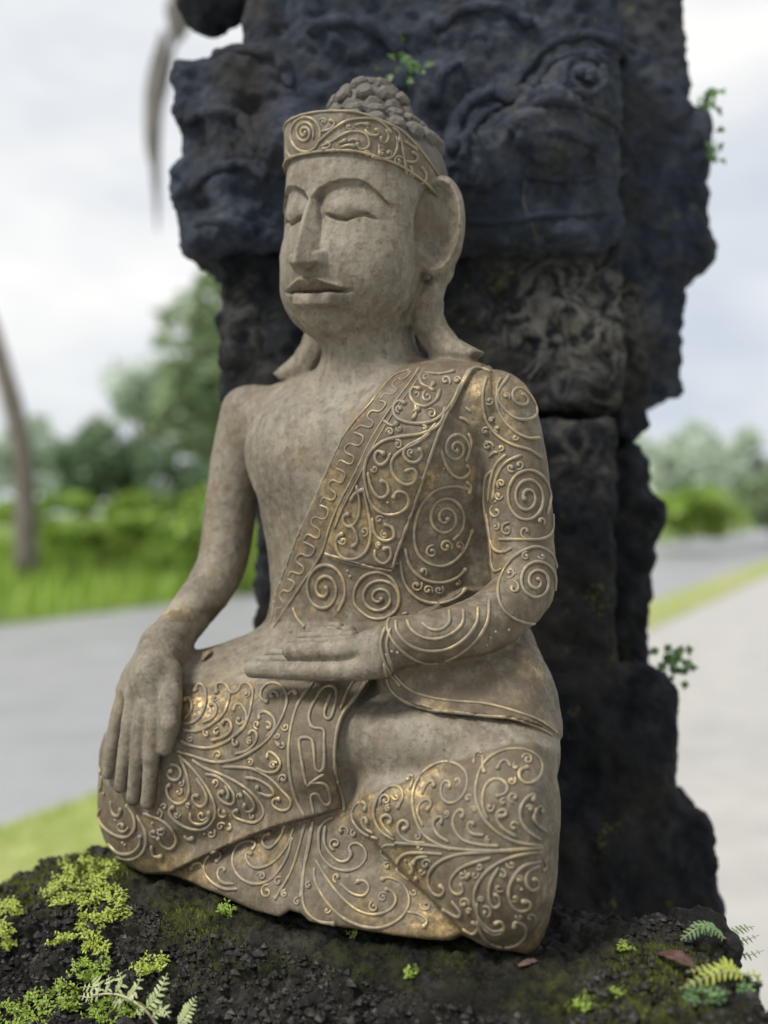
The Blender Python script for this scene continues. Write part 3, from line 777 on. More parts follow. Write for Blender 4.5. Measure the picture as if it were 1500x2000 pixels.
# lower courses of the ledge down to the ground
a = prim_box(st(-0.03, 0.06, -0.93), np.stack([LV, FV, ZV]), np.array([0.20, 0.17, 0.475]), 0.02)
Ff = eval_ops([op_add(a, 0.001)], a[1]-0.03, a[2]+0.03, 0.012); Vv, Qv = surface_nets(Ff)
Vv = Vv + vnormals(Vv, Qv)*(0.008*fbm(Vv, 12, 3, 0.5, 88))[:, None]
mesh_np('base_stone', Vv, Qv, M_LEDGE, ledge, True, LB)
BV_L = bvh_of(rock)
# loose crumbs of the same stone lying on it
octv = np.array([(1, 0, 0), (-1, 0, 0), (0, 1, 0), (0, -1, 0), (0, 0, 1), (0, 0, -1)], np.float32); octt = np.array([(0, 2, 4), (2, 1, 4), (1, 3, 4), (3, 0, 4), (2, 0, 5), (1, 2, 5), (3, 1, 5), (0, 3, 5)])
N2 = vnormals(Vl, Ql); vis = np.flatnonzero((N2[:, 2] > 0.15) & (ly > 1660) & (ly < 2080) & (lx > -60) & (lx < 1560) & ((lf > 0.158) | (ll > 0.235) | (ll < -0.215)))
pick = RNG.choice(vis, 9000); sz = RNG.gamma(2.2, 0.00062, len(pick))+0.0005
Vc = octv[None]*sz[:, None, None]*RNG.uniform(0.55, 1.3, (len(pick), 6, 3))
ang = RNG.uniform(0, 6.28, len(pick)); ca, sa = np.cos(ang), np.sin(ang)
Vc = np.stack([Vc[..., 0]*ca[:, None]-Vc[..., 1]*sa[:, None], Vc[..., 0]*sa[:, None]+Vc[..., 1]*ca[:, None], Vc[..., 2]*0.8], -1) + (Vl[pick]+N2[pick]*(sz*0.25)[:, None])[:, None, :]
n = NB('black_grey_stone_crumb'); M_CRUMB = n.put(color=n.ramp(n.noise(160, 2), [(0.36, (0.006, 0.0056, 0.005)), (0.56, (0.022, 0.0205, 0.0185)), (0.72, (0.075, 0.069, 0.060))]), rough=0.7, spec=0.25)
mesh_np('crumbs', Vc.reshape(-1, 3), None, M_CRUMB, ledge, False, LB, (np.arange(len(pick))[:, None, None]*6+octt[None]).reshape(-1, 3))['kind'] = 'stuff'
# broken corner stone at the pillar end of the ledge
cs = prim_box(YP(1383, 1856, 0.70)+np.array([0, 0.01, -0.01]), EYE3, np.array([0.0175, 0.025, 0.026]), 0.004)
Fc = eval_ops([op_add(cs, 0.001)], cs[1]-0.01, cs[2]+0.01, 0.0014); Vv, Qv = surface_nets(Fc)
Vv = Vv + vnormals(Vv, Qv)*(0.003*fbm(Vv, 60, 3, 0.6, 5)+0.0015*fbm(Vv, 200, 2, 0.6, 6))[:, None]
o = mesh_np('stone_lump', Vv, Qv, M_LEDGE); tag(o, 'small dark broken stone at the pillar end of the ledge with a fern on it', 'stone')
print('stone done', round(time.time()-T0, 1))
# ================================================================== THE STATUE
body = []
# --- torso: a column of rounded sections
TK = np.array([  # z, half width, half depth, centre forward
    (-0.150, 0.115, 0.070, 0.000), (-0.122, 0.110, 0.062, 0.000), (-0.092, 0.100, 0.056, 0.000), (-0.065, 0.095, 0.054, 0.001), (-0.022, 0.099, 0.057, 0.003),
    (0.030, 0.109, 0.062, 0.004), (0.065, 0.114, 0.060, 0.003), (0.092, 0.108, 0.050, 0.000), (0.108, 0.092, 0.040, -0.002), (0.122, 0.055, 0.034, -0.003)])
TS = smooth_line(TK, 12)
def torso(P):
    q = (P-C0); x = q@LV; y = q@FV; z = P[:, 2]-CAMZ
    a = np.interp(z, TS[:, 0], TS[:, 1]); b = np.interp(z, TS[:, 0], TS[:, 2]); c = np.interp(z, TS[:, 0], TS[:, 3])
    e = 2.3
    r = (np.abs(x/a)**e + np.abs((y-c)/b)**e)**(1/e)
    d = (r-1)*np.minimum(a, b)*0.9
    return smax(smax(d, z-0.122, 0.012), -0.16-z, 0.01)
T_lo, T_hi = C0+np.array([-0.16, -0.16, -0.18]), C0+np.array([0.16, 0.16, 0.14])
body.append(Op(lambda P, d: smin(d, torso(P), 0.004), T_lo, T_hi))
for s in (-1, 1):
    body.append(op_add(prim_cone(st(s*0.030, -0.006, 0.108), st(s*0.112, -0.003, 0.086), 0.022, 0.027), 0.014))
# pectoral swell and belly
body.append(op_add(prim_ell(st(-0.050, 0.040, 0.052), AX, (0.045, 0.024, 0.040)), 0.02))
body.append(op_add(prim_ell(st(0.050, 0.040, 0.052), AX, (0.045, 0.024, 0.040)), 0.02))
# neck
body.append(op_add(prim_cone(st(-0.004, 0.004, 0.185), st(0.000, 0.000, 0.118), 0.0375, 0.041), 0.016))
# sash and its raised front panel
SASH = [(806, 708), (765, 728), (715, 790), (674, 847), (640, 915), (613, 979), (583, 1045), (555, 1120), (537, 1166), (522, 1240), (760, 1330), (960, 1300), (960, 1000), (960, 690)]
PANEL = [(801, 712), (725, 862), (664, 984), (634, 1080), (640, 1084), (700, 1100), (768, 1114), (772, 1098), (781, 1065), (816, 964), (862, 832), (887, 781), (915, 735), (945, 712), (900, 690)]
body.append(op_emboss(SASH, 0.0022, 1.6, smooth=False))
body.append(op_emboss(PANEL, 0.0026, 1.6, smooth=False))

# --- hips and legs
legs = []
legs.append(op_add(prim_ell(st(0.0, 0.015, -0.175), AX, (0.165, 0.085, 0.075)), 0.01))
legs += chain([(640, 1385, 0.045, 118), (430, 1440, 0.080, 120), (322, 1480, 0.090, 112)], 0.02)
legs += chain([(322, 1480, 0.088, 114), (322, 1575, 0.085, 122)], 0.02)
legs += chain([(600, 1480, 0.075, 105), (325, 1565, 0.085, 110)], 0.02)
legs += chain([(560, 1430, 0.085, 110), (640, 1450, 0.090, 105)], 0.02)
legs += chain([(600, 1312, 0.020, 82), (480, 1338, 0.045, 90), (392, 1370, 0.070, 94)], 0.02)
# left knee block and shin
legs += chain([(990, 1535, 0.075, 92), (985, 1600, 0.082, 108), (975, 1700, 0.082, 112), (990, 1765, 0.078, 88)], 0.016)
legs += chain([(985, 1570, 0.085, 90), (770, 1565, 0.098, 62)], 0.02)
legs += chain([(960, 1700, 0.090, 95), (760, 1590, 0.098, 62)], 0.02)
legs += chain([(720, 1440, 0.088, 72), (850, 1450, 0.085, 66), (1005, 1470, 0.058, 66)], 0.012)
# robe hanging from the left sleeve over the hip
legs += chain([(968, 1285, -0.002, 74), (995, 1385, 0.020, 92), (1000, 1460, 0.040, 92)], 0.02)
legs += chain([(985, 1345, 0.028, 70), (830, 1320, 0.068, 52), (775, 1310, 0.080, 40)], 0.02)
# fan of cloth lying in front of the crossed legs
legs += chain([(640, 1622, 0.098, 58), (440, 1712, 0.100, 48)], 0.02)
legs += chain([(640, 1630, 0.098, 62), (615, 1800, 0.122, 54)], 0.03)
legs += chain([(650, 1630, 0.098, 62), (810, 1822, 0.112, 52)], 0.03)
legs += chain([(615, 1800, 0.122, 54), (440, 1740, 0.104, 48)], 0.03)
legs += chain([(615, 1800, 0.122, 54), (880, 1830, 0.100, 50)], 0.03)
legs += chain([(290, 1640, 0.086, 66), (350, 1668, 0.090, 62), (450, 1712, 0.096, 56)], 0.02)
legs += chain([(540, 1710, 0.100, 66), (740, 1740, 0.100, 66)], 0.03)
body += legs
# flat outer side of the left knee and the outline of the hem
def knee_side(P, d):
    pt = SP(1048, 1600, 0.112); n = LV*0.985 + FV*0.10 + ZV*0.10*0; n = n/np.linalg.norm(n)
    return smax(d, ((P-pt)@n).astype(np.float32), 0.012)
body.append(Op(knee_side, C0+np.array([0.0, -0.3, -0.32]), C0+np.array([0.3, 0.2, -0.16])))
OUTL = [(181, 1560), (184, 1480), (194, 1400), (215, 1335), (150, 1200), (150, -900), (1400, -900), (1140, 1300), (1096, 1440), (1098, 1520), (1098, 1620), (1091, 1720), (1076, 1800), (1046, 1850), (1003, 1864),
        (950, 1850), (905, 1826), (880, 1836), (830, 1834), (760, 1826), (690, 1812), (640, 1807), (604, 1800), (588, 1784), (566, 1777), (545, 1790), (500, 1780), (450, 1757), (400, 1736), (372, 1722), (330, 1706), (262, 1685), (213, 1655), (190, 1612)]
def outline(P, d):
    x, y = topx(P); sd = poly_sd(x, y, OUTL)*P[:, 1]/FPX
    return smax(d, sd.astype(np.float32), 0.003)
body.append(Op(outline, C0+np.array([-0.3, -0.32, -0.34]), C0+np.array([0.3, 0.2, -0.10])))
# garment edges on the legs
TROUS_R = [(728, 1322), (700, 1362), (672, 1405), (658, 1450), (654, 1500), (660, 1545), (668, 1578), (600, 1597), (470, 1640), (345, 1697), (150, 1760), (130, 1200), (500, 1180), (760, 1240)]
TROUS_L = [(708, 1556), (760, 1538), (800, 1526), (860, 1494), (930, 1476), (1000, 1456), (1040, 1450), (1120, 1480), (1130, 1900), (905, 1822), (850, 1765), (770, 1685), (690, 1596)]
SLEEVE = [(742, 1250), (748, 1322), (760, 1348), (795, 1373), (850, 1388), (930, 1396), (1000, 1402), (1050, 1416), (1095, 1442), (1140, 1440), (1120, 1150), (900, 1150)]
body.append(op_emboss(TROUS_R, 0.0058, 1.6, smooth=False, fade=lambda x, y: sstep(1235, 1335, y)*sstep(470, 600, x)*sstep(1590, 1525, y)))
LEGLINE = [(335, 1704), (400, 1672), (470, 1641), (535, 1616), (600, 1598), (668, 1579), (720, 1500), (600, 1250), (100, 1250), (100, 1730), (250, 1712)]
body.append(op_emboss(LEGLINE, 0.0085, 2.6, smooth=False, fade=lambda x, y: sstep(1470, 1640+0*x, y+0.32*(x-340))*sstep(690, 610, x)*sstep(180, 330, x)))
body.append(op_emboss(TROUS_L, 0.0050, 2.0, smooth=False, fade=lambda x, y: sstep(1075, 1030, x)))
body.append(op_emboss(SLEEVE, 0.0060, 2.0, smooth=False, fade=lambda x, y: 1-0.75*sstep(1020, 1080, x)))
# hollow fold under the shin
body.append(op_sub(prim_cone(SP(745, 1512, 0.158), SP(940, 1478, 0.135), 0.020, 0.006), 0.010))
# underside: cut level where the statue stands
legops = list(body)

# --- right arm (the one reaching down over the knee)
body += chain([(484, 806, 0.000, 52), (462, 900, 0.002, 50), (449, 1000, 0.006, 50), (440, 1070, 0.012, 49), (420, 1132, 0.026, 47), (370, 1200, 0.066, 43), (322, 1258, 0.102, 40)], 0.016)
body += chain([(322, 1258, 0.102, 40), (296, 1318, 0.130, 40)], 0.010)
def on_leg(px, py, lift):
    p = hit(legops, px, py)
    if p is None: p = SP(px, py, 0.14)
    return p - ray(px, py)*lift
def finger(pts, rs, lift=0.003, k=0.002):
    P3 = [on_leg(x, y, lift) for x, y in pts]
    r = []
    for i in range(len(P3)-1):
        r.append(op_add(prim_cone(P3[i], P3[i+1], rs[i], rs[i+1]), k))
    return r
wr = SP(318, 1266, 0.104)
HT = []
for q, e, rq in zip([(268, 1312, 0.126), (282, 1312, 0.129), (297, 1312, 0.130), (310, 1314, 0.128)], [(246, 1348, 0.134), (263, 1352, 0.137), (282, 1353, 0.137), (301, 1350, 0.135)], (0.0105, 0.0120, 0.0120, 0.0110)):
    HT.append(prim_tube([wr, SP(*q), SP(*e)], [0.0155, rq, 0.0085]))
def hand_back(P):
    d = HT[0][0](P)
    for t in HT[1:]: d = smin(d, t[0](P), 0.003)
    return d
body.append(op_add((hand_back, np.min([t[1] for t in HT], axis=0), np.max([t[2] for t in HT], axis=0)), 0.008))
def fing(pts, rs, k=0.0022):
    return [op_add(prim_tube([SP(*p) for p in pts], rs), k)]
body += fing([(256, 1325, 0.128), (240, 1366, 0.136), (228, 1410, 0.142), (220, 1460, 0.146), (211, 1511, 0.146)], [0.0085, 0.0068, 0.0062, 0.0058, 0.0048])
body += fing([(271, 1325, 0.130), (260, 1370, 0.139), (251, 1420, 0.145), (244, 1470, 0.148), (235, 1537, 0.147)], [0.0085, 0.0068, 0.0063, 0.0060, 0.0050])
body += fing([(286, 1325, 0.131), (281, 1372, 0.140), (274, 1420, 0.145), (268, 1480, 0.147), (260, 1560, 0.145)], [0.0085, 0.0068, 0.0065, 0.0062, 0.0054])
body += fing([(302, 1325, 0.129), (303, 1370, 0.138), (299, 1420, 0.143), (296, 1480, 0.145), (289, 1566, 0.143)], [0.0085, 0.0070, 0.0067, 0.0065, 0.0060])
body += fing([(328, 1312, 0.122), (333, 1360, 0.132), (332, 1415, 0.139), (323, 1463, 0.141)], [0.0115, 0.0095, 0.0085, 0.0058], 0.003)

# web of stone between the left arm and the trunk
body.append(op_add(prim_tube([SP(930, 830, -0.012), SP(938, 980, -0.014), SP(945, 1150, -0.010)], [0.018, 0.020, 0.022]), 0.012))
# --- left arm with the sleeve, hand lying in the lap
body += chain([(984, 802, -0.004, 62), (1000, 880, -0.003, 64), (1011, 980, -0.002, 66), (1018, 1080, 0.002, 65), (1020, 1150, 0.012, 62), (970, 1202, 0.042, 58), (900, 1233, 0.074, 53), (782, 1252, 0.100, 45)], 0.007)
body += chain([(782, 1252, 0.098, 44), (735, 1275, 0.112, 42)], 0.008)
body += chain([(742, 1296, 0.114, 30), (690, 1306, 0.122, 23), (600, 1309, 0.127, 20), (494, 1307, 0.130, 17)], 0.003)
body += chain([(640, 1290, 0.110, 11), (509, 1289, 0.112, 10)], 0.0015)
body += chain([(640, 1277, 0.098, 10), (526, 1275, 0.099, 9)], 0.0015)
body += chain([(742, 1256, 0.112, 36), (700, 1262, 0.120, 24), (660, 1268, 0.126, 19), (568, 1272, 0.128, 17)], 0.002)
body += chain([(690, 1252, 0.110, 11), (574, 1255, 0.111, 9)], 0.0015)
body += chain([(690, 1242, 0.099, 11), (587, 1244, 0.100, 9)], 0.0015)
body += chain([(685, 1232, 0.088, 11), (602, 1235, 0.089, 9)], 0.0015)
for (x, y, f) in [(632, 1238, 0.098), (650, 1232, 0.094), (668, 1240, 0.101), (645, 1246, 0.104), (612, 1230, 0.080), (655, 1222, 0.080)]:
    body.append(RC((x-8, y, f, 9), (x+8, y+1, f, 9), 0.003))

# --- head
TH2 = math.radians(36)
FH = np.array([-math.sin(TH2), -math.cos(TH2), 0.0]); LH = np.array([math.cos(TH2), -math.sin(TH2), 0.0])
H0 = SP(705, 430, 0.008)
def hl(P): q = P-H0; x = q@LH; return x, q@FH, q[:, 2] + 0.10*x*sstep(-0.06, 0.03, q@FH)
def hp(x, y, z): return H0 + LH*x + FH*y + ZV*z
AXH = np.stack([LH, FH, ZV])
hb_prims = [(prim_ell(hp(0, -0.010, 0.036), AXH, (0.0655, 0.0715, 0.052)), 0.001),
            (prim_ell(hp(0, -0.012, 0.018), AXH, (0.0660, 0.076, 0.072)), 0.006),
            (prim_ell(hp(0, 0.008, -0.022), AXH, (0.0640, 0.061, 0.082)), 0.012),
            (prim_ell(hp(0, 0.022, -0.063), AXH, (0.0565, 0.0415, 0.0415)), 0.020)]
def head_base(P):
    d = np.full(len(P), 0.2, np.float32)
    for (f, lo, hi), k in hb_prims: d = smin(d, f(P), k)
    return d
hbop = [Op(lambda P, d: head_base(P), H0-0.2, H0+0.2)]
def fl(px, py):
    p = hit(hbop, px, py)
    x, y, z = hl(p[None]); return float(x[0]), float(z[0])
def fcurve(pts):
    q = np.array([fl(*p) for p in pts]); q = q[np.argsort(q[:, 0])]; return q
BROW = fcurve([(611, 388), (625, 369), (650, 356), (680, 350), (705, 350), (730, 361), (750, 379), (770, 399)])
EYE = fcurve([(634, 413), (655, 420), (675, 423), (700, 413), (715, 413), (737, 423)])
zN1 = fl(608, 388)[1]; zN0 = fl(612, 520)[1]
zLip = fl(620, 570)[1]
URIM = fcurve([(612, 551), (628, 545), (645, 552), (675, 560), (697, 564)])
URIM[:, 0] -= URIM[0, 0]
LLOW = fl(620, 600)[1]
XN = fl(612, 470)[0]
BROW[:, 0] -= XN*0.5; EYE[:, 0] -= XN*0.5
def face_h(x, z):
    ax = np.abs(x)
    h = np.zeros_like(x)
    zb = np.interp(ax, BROW[:, 0], BROW[:, 1])
    ze = np.interp(ax, EYE[:, 0], EYE[:, 1])
    em = ze.mean() if np.ndim(ze) == 0 else EYE[:, 1].mean()
    # socket under the brow edge
    below = sstep(0.0005, -0.0010, z-zb)
    span = sstep(BROW[0, 0]-0.001, BROW[0, 0]+0.002, ax)*sstep(BROW[-1, 0]+0.010, BROW[-1, 0]-0.006, ax)
    fade = sstep(em-0.030, em-0.002, z)
    inner = 1+0.9*np.exp(-((ax-BROW[0, 0])/0.010)**2)
    h -= 0.0050*below*span*fade*inner
    # eyelid and slit
    ec = 0.5*(EYE[0, 0]+EYE[-1, 0])
    lid = np.exp(-((ax-ec)/0.0185)**2 - ((z-(em+0.006))/0.0085)**2)
    h += 0.0036*lid*sstep(-0.0012, 0.0004, z-ze)
    win = sstep(EYE[0, 0]-0.002, EYE[0, 0]+0.003, ax)*sstep(EYE[-1, 0]+0.002, EYE[-1, 0]-0.004, ax)
    h -= 0.0046*np.exp(-((z-ze+0.0010)/0.0013)**2)*win
    # nose: flat-sided wedge with a narrow ridge, cut flat underneath
    t = np.clip((zN1+0.004-z)/(zN1+0.004-zN0), 0, 1)
    wid = 0.0042 + 0.0108*t**1.15; pr = 0.0030 + 0.0158*t**0.90
    hn = pr*np.clip((wid-ax)/(wid-0.0017), 0, 1)**0.95
    hn *= sstep(zN1+0.012, zN1-0.004, z)*sstep(zN0-0.0011, zN0+0.0011, z + 0.004*np.clip(1-ax/0.010, 0, 1) - 0.001)
    ala = 0.0086*np.exp(-((ax-0.0126)/0.0048)**4 - ((z-zN0-0.0056)/0.0060)**4)*sstep(zN0-0.0011, zN0+0.0011, z)
    hn = np.maximum(hn, ala)
    h = np.where(hn > 0.0003, np.maximum(h, hn-0.0045*(1-t)) , h)
    # mouth
    zr = np.interp(ax, URIM[:, 0], URIM[:, 1]); mw = URIM[-1, 0]+0.003
    mm = sstep(mw, mw-0.008, ax)
    zl = zLip + 0.0022*(ax/mw)**2
    u = np.clip((z-zl)/(zr-zl+1e-5), 0, 1.0)
    up = np.where(z > zr, 0.0034*np.exp(-((z-zr)/np.maximum(0.0024-0.0010*ax/mw, 0.0010))**2)*sstep(0.92, 0.30, ax/mw), (-0.0062*(1-u)**0.8+0.0034*u**2)*sstep(1.0, 0.45, ax/mw))
    up = np.where(z < zl, 0, up)
    lw = 0.0235; lh = (zLip-LLOW)*0.5; lc = (zLip+LLOW)*0.5
    e2 = 1-np.clip((ax/lw)**2.6+np.abs((z-lc)/lh)**2.4, 0, 1)
    vv = np.clip((zl-z)/(zLip-LLOW), 0, 1.3)
    low = (0.0018+0.0066*np.clip(vv, 0, 1)**0.8)*sstep(lw, lw*0.72, ax)*sstep(1.08, 0.93, vv)
    h += mm*up + np.where(z < zl, low, 0)
    h -= 0.0036*np.exp(-((z-zl)/0.0012)**2)*mm
    h -= 0.0030*np.exp(-((z-LLOW+0.0026)/0.0030)**2 - (ax/0.020)**4)
    h += 0.0034*np.exp(-((z-LLOW+0.015)/0.008)**2 - (ax/0.016)**2)
    h -= 0.0014*np.exp(-((z-(zN0+zr)*0.5)/0.006)**2 - (ax/0.0028)**2)
    return h
def head_face(P, d):
    x, y, z = hl(P)
    m = sstep(0.012, 0.028, y)
    h = face_h(x, z)*m
    return smin(d, head_base(P - (FH[None]*h[:, None])), 0.010).astype(np.float32)
body.append(Op(head_face, hp(0, 0, 0)-0.13, hp(0, 0, 0)+0.13))
# crown dome under the curls
body.append(op_add(prim_ell(hp(0, -0.012, 0.086), AXH, (0.033, 0.034, 0.030)), 0.010))
# ears
nE = 0.62*LH+0.70*FH+0.05*ZV; nE /= np.linalg.norm(nE)
uE = np.cross(ZV, nE); uE /= np.linalg.norm(uE); vE = np.cross(nE, uE)
tl = math.radians(-6)
uE, vE = uE*math.cos(tl)+vE*math.sin(tl), vE*math.cos(tl)-uE*math.sin(tl)
def mirror(p):
    q = p-H0; return p - 2*(q@LH)*LH
EC = SP(856, 441, 0.000)
for s in (1, -1):
    if s == 1: c, u, v, nn = EC, uE, vE, nE
    else:
        c = mirror(EC); rf = lambda a: a - 2*(a@LH)*LH
        u, v, nn = rf(uE), rf(vE), rf(nE)
    A = np.stack([u, v, nn])
    ear = [op_add(prim_ell(c, A, (0.0222, 0.0420, 0.0140)), 0.003)]
    pts = [(880, 490, -0.006, 12), (868, 535, -0.006, 13), (846, 572, -0.008, 17), (836, 592, -0.008, 18)]
    for i in range(len(pts)-1):
        a, b = SP(*pts[i][:3]), SP(*pts[i+1][:3]); ra, rb = pts[i][3]*mpp(a), pts[i+1][3]*mpp(b)
        if s == -1: a, b = mirror(a), mirror(b)
        ear.append(op_add(prim_cone(a, b, ra, rb), 0.008 if i < 3 else 0.005))
    a, b, e = SP(800, 500, -0.022), SP(812, 552, -0.016), SP(806, 605, -0.010)
    if s == -1: a, b, e = mirror(a), mirror(b), mirror(e)
    ear.insert(0, op_add(prim_tube([a, b, e], [0.012, 0.0155, 0.012]), 0.008))
    ear.append(op_sub(prim_ell(c + nn*0.0115 - u*0.0030 - v*0.002, A, (0.0186, 0.0380, 0.0185)), 0.0012))
    LOBE = [(806, 575), (803, 600), (803, 630), (816, 656), (840, 692), (852, 708), (880, 714), (905, 714), (926, 706), (944, 688), (926, 679), (890, 660), (870, 636), (860, 612), (861, 588), (850, 560), (820, 556)]
    l2 = np.array([[(SP(x, y, -0.002)-H0)@LH*s, SP(x, y, -0.002)[2]-H0[2]] for x, y in LOBE])
    cy = float((SP(860, 640, -0.002)-H0)@FH)
    def lobe(P, d, l2=l2, cy=cy):
        q = P-H0; x = q@LH; y = q@FH
        sd = poly_sd(x*1000, q[:, 2]*1000, l2*1000)/1000
        th = 0.0105 - 0.0045*np.clip((-sd)/0.010, 0, 1)*0
        b = smax(sd, (np.abs(y-cy) - th + 0.35*np.clip(sd+0.010, 0, 1)).astype(np.float32), 0.003)
        return smin(d, b.astype(np.float32), 0.004).astype(np.float32)
    bx = hp(0, 0, 0)+LH*l2[:, 0].mean()+ZV*l2[:, 1].mean()
    ear.append(Op(lobe, bx-0.07, bx+0.07))
    body += ear

# --- stand: a flat underside a little below the lowest hem
ZB = CAMZ - 0.300
def base_cut(P, d):
    x, y = topx(P)
    return smax(d, (ZB - P[:, 2]) , 0.004)
body.append(Op(base_cut, np.array([-9, -9, ZB-0.05]), np.array([9, 9, ZB+0.02])))

LO = C0 + np.array([-0.285, -0.300, -0.318]); HI = C0 + np.array([0.255, 0.150, 0.136])
FB = eval_ops(body, LO, HI, 0.0014 if not QUICK else 0.0022)
V, Q = surface_nets(FB)
print('statue verts', len(V), 'quads', len(Q), 't', round(time.time()-T0, 1))
FHD = eval_ops(body, H0-np.array([0.125, 0.12, 0.246-0.133]), H0+np.array([0.125, 0.105, 0.128]), 0.00095 if not QUICK else 0.0018)
VH, QH = surface_nets(FHD)
print('head verts', len(VH), 't', round(time.time()-T0, 1))
nV = len(V)
Q = np.vstack([Q, QH+nV]); V = np.vstack([V, VH])
# ---- march camera rays on the finished field: where does the traced line touch the stone
def march(F, px, py, t0=0.52, t1=1.02, step=0.0012):
    px = np.asarray(px, float); py = np.asarray(py, float)
    R = np.stack([(px-750)/FPX, np.ones_like(px), -(py-1000)/FPX], 1)
    t = np.arange(t0, t1, step)
    n = np.array(F.D.shape)
    P = CAMP + R[:, None, :]*t[None, :, None]
    I = np.rint((P-F.lo)/F.h).astype(int)
    ok = ((I >= 0) & (I < n)).all(2); I = np.clip(I, 0, n-1)
    ins = (F.D[I[..., 0], I[..., 1], I[..., 2]] < 0) & ok
    has = ins.any(1); i = np.argmax(ins, 1)
    a = t[np.maximum(i-2, 0)]; b = t[i]
    for _ in range(9):
        m = 0.5*(a+b); dm = field_at(F, CAMP + R*m[:, None])
        b = np.where(dm < 0, m, b); a = np.where(dm < 0, a, m)
    H = CAMP + R*(0.5*(a+b))[:, None]
    e = F.h*1.2
    g = np.stack([field_at(F, H+np.eye(3)[k]*e) - field_at(F, H-np.eye(3)[k]*e) for k in range(3)], 1)
    g /= np.linalg.norm(g, axis=1, keepdims=True)+1e-9
    return H, g, has
def Z1(p): return [(480+u/3, 120+v/3) for u, v in p]
def Z2(p): return [(360+u*0.50667, 680+v*0.50667) for u, v in p]
def Z3(p): return [(160+u*0.4, 1160+v*0.4) for u, v in p]
def Z4(p): return [(560+u*0.38667, 1180+v*0.38667) for u, v in p]
def spiral(cx, cy, rx, ry, turns, a0=0.0, r0=0.12, sgn=1, tail=()):
    n = int(turns*9)+2
    r = []
    for i in range(n):
        t = i/(n-1); a = a0 - sgn*(1-t)*turns*2*math.pi
        k = r0+(1-r0)*t
        r.append((cx+rx*k*math.cos(a), cy+ry*k*math.sin(a)))
    return (r+list(tail))[::-1]
def meander(edgeA, edgeB, cells, t0=0.0, t1=1.0):
    A = smooth_line(edgeA, 20); B = smooth_line(edgeB, 20)
    def at(E, t):
        s = np.concatenate([[0], np.cumsum(np.linalg.norm(np.diff(E, axis=0), axis=1))]); s /= s[-1]
        return np.array([np.interp(t, s, E[:, 0]), np.interp(t, s, E[:, 1])])
    outs = []
    cell = [(0.02, .22), (0.0, .72), (.10, .82), (.24, .80), (.30, .62), (.30, .34), (.40, .20), (.52, .24), (.56, .45), (.56, .78), (.74, .82), (.78, .60), (.80, .24), (.97, .20)]
    for c in range(cells):
        pts = []
        for u, v in cell:
            t = t0+(t1-t0)*(c+u)/cells
            a, b = at(A, t), at(B, t); p = a*(1-v)+b*v
            pts.append((p[0]+random.uniform(-1, 1), p[1]+random.uniform(-1, 1)))
        outs.append(pts)
    return outs
SC = []   # (points, radius px, bead at the end)
def sc(z, pts, r=2.3, bead=True): SC.append((z(pts) if z else pts, r*1.5, bead))
# headband
sc(Z1, spiral(352, 430, 88, 104, 1.0, 0.3, 0.97), 2.0, False)
sc(Z1, spiral(345, 420, 58, 72, 2.2, 0.5, 0.12), 2.0)
for p in [[(445,500),(520,460),(600,415),(680,415),(715,445),(725,490),(700,515),(660,510),(655,480)], [(430,470),(510,400),(590,350),(680,335),(760,340),(815,375),(850,420)],
          [(880,440),(888,500),(860,560),(800,572),(740,556)], [(440,410),(480,405),(515,385),(520,350),(492,348)], [(700,400),(720,430),(770,435),(782,412),(760,400)], [(780,490),(785,550)],
          [(905,440),(925,560),(942,660)], [(935,585),(980,592),(1005,575),(1000,545),(972,535)], [(930,470),(975,500),(1000,520)], [(985,655),(980,695),(1012,722),(1050,700),(1055,660),(1030,622)],
          [(182,385),(210,440),(255,520)], [(176,460),(220,500),(268,565)], [(182,525),(215,575)], [(190,385),(240,352),(262,362)], [(215,400),(232,440),(222,470)], [(190,560),(200,520),(225,515)],
          [(600,470),(640,455),(660,470)], [(545,480),(590,462)], [(820,400),(838,440),(820,480),(790,470),(795,445)], [(560,505),(600,490),(640,500)], [(470,470),(500,485),(480,510),(450,515)], [(860,390),(900,420),(895,470)], [(640,375),(680,365),(720,372)], [(950,430),(985,470),(1010,500)], [(960,610),(975,640),(960,665)]]:
    sc(Z1, p, 1.9)
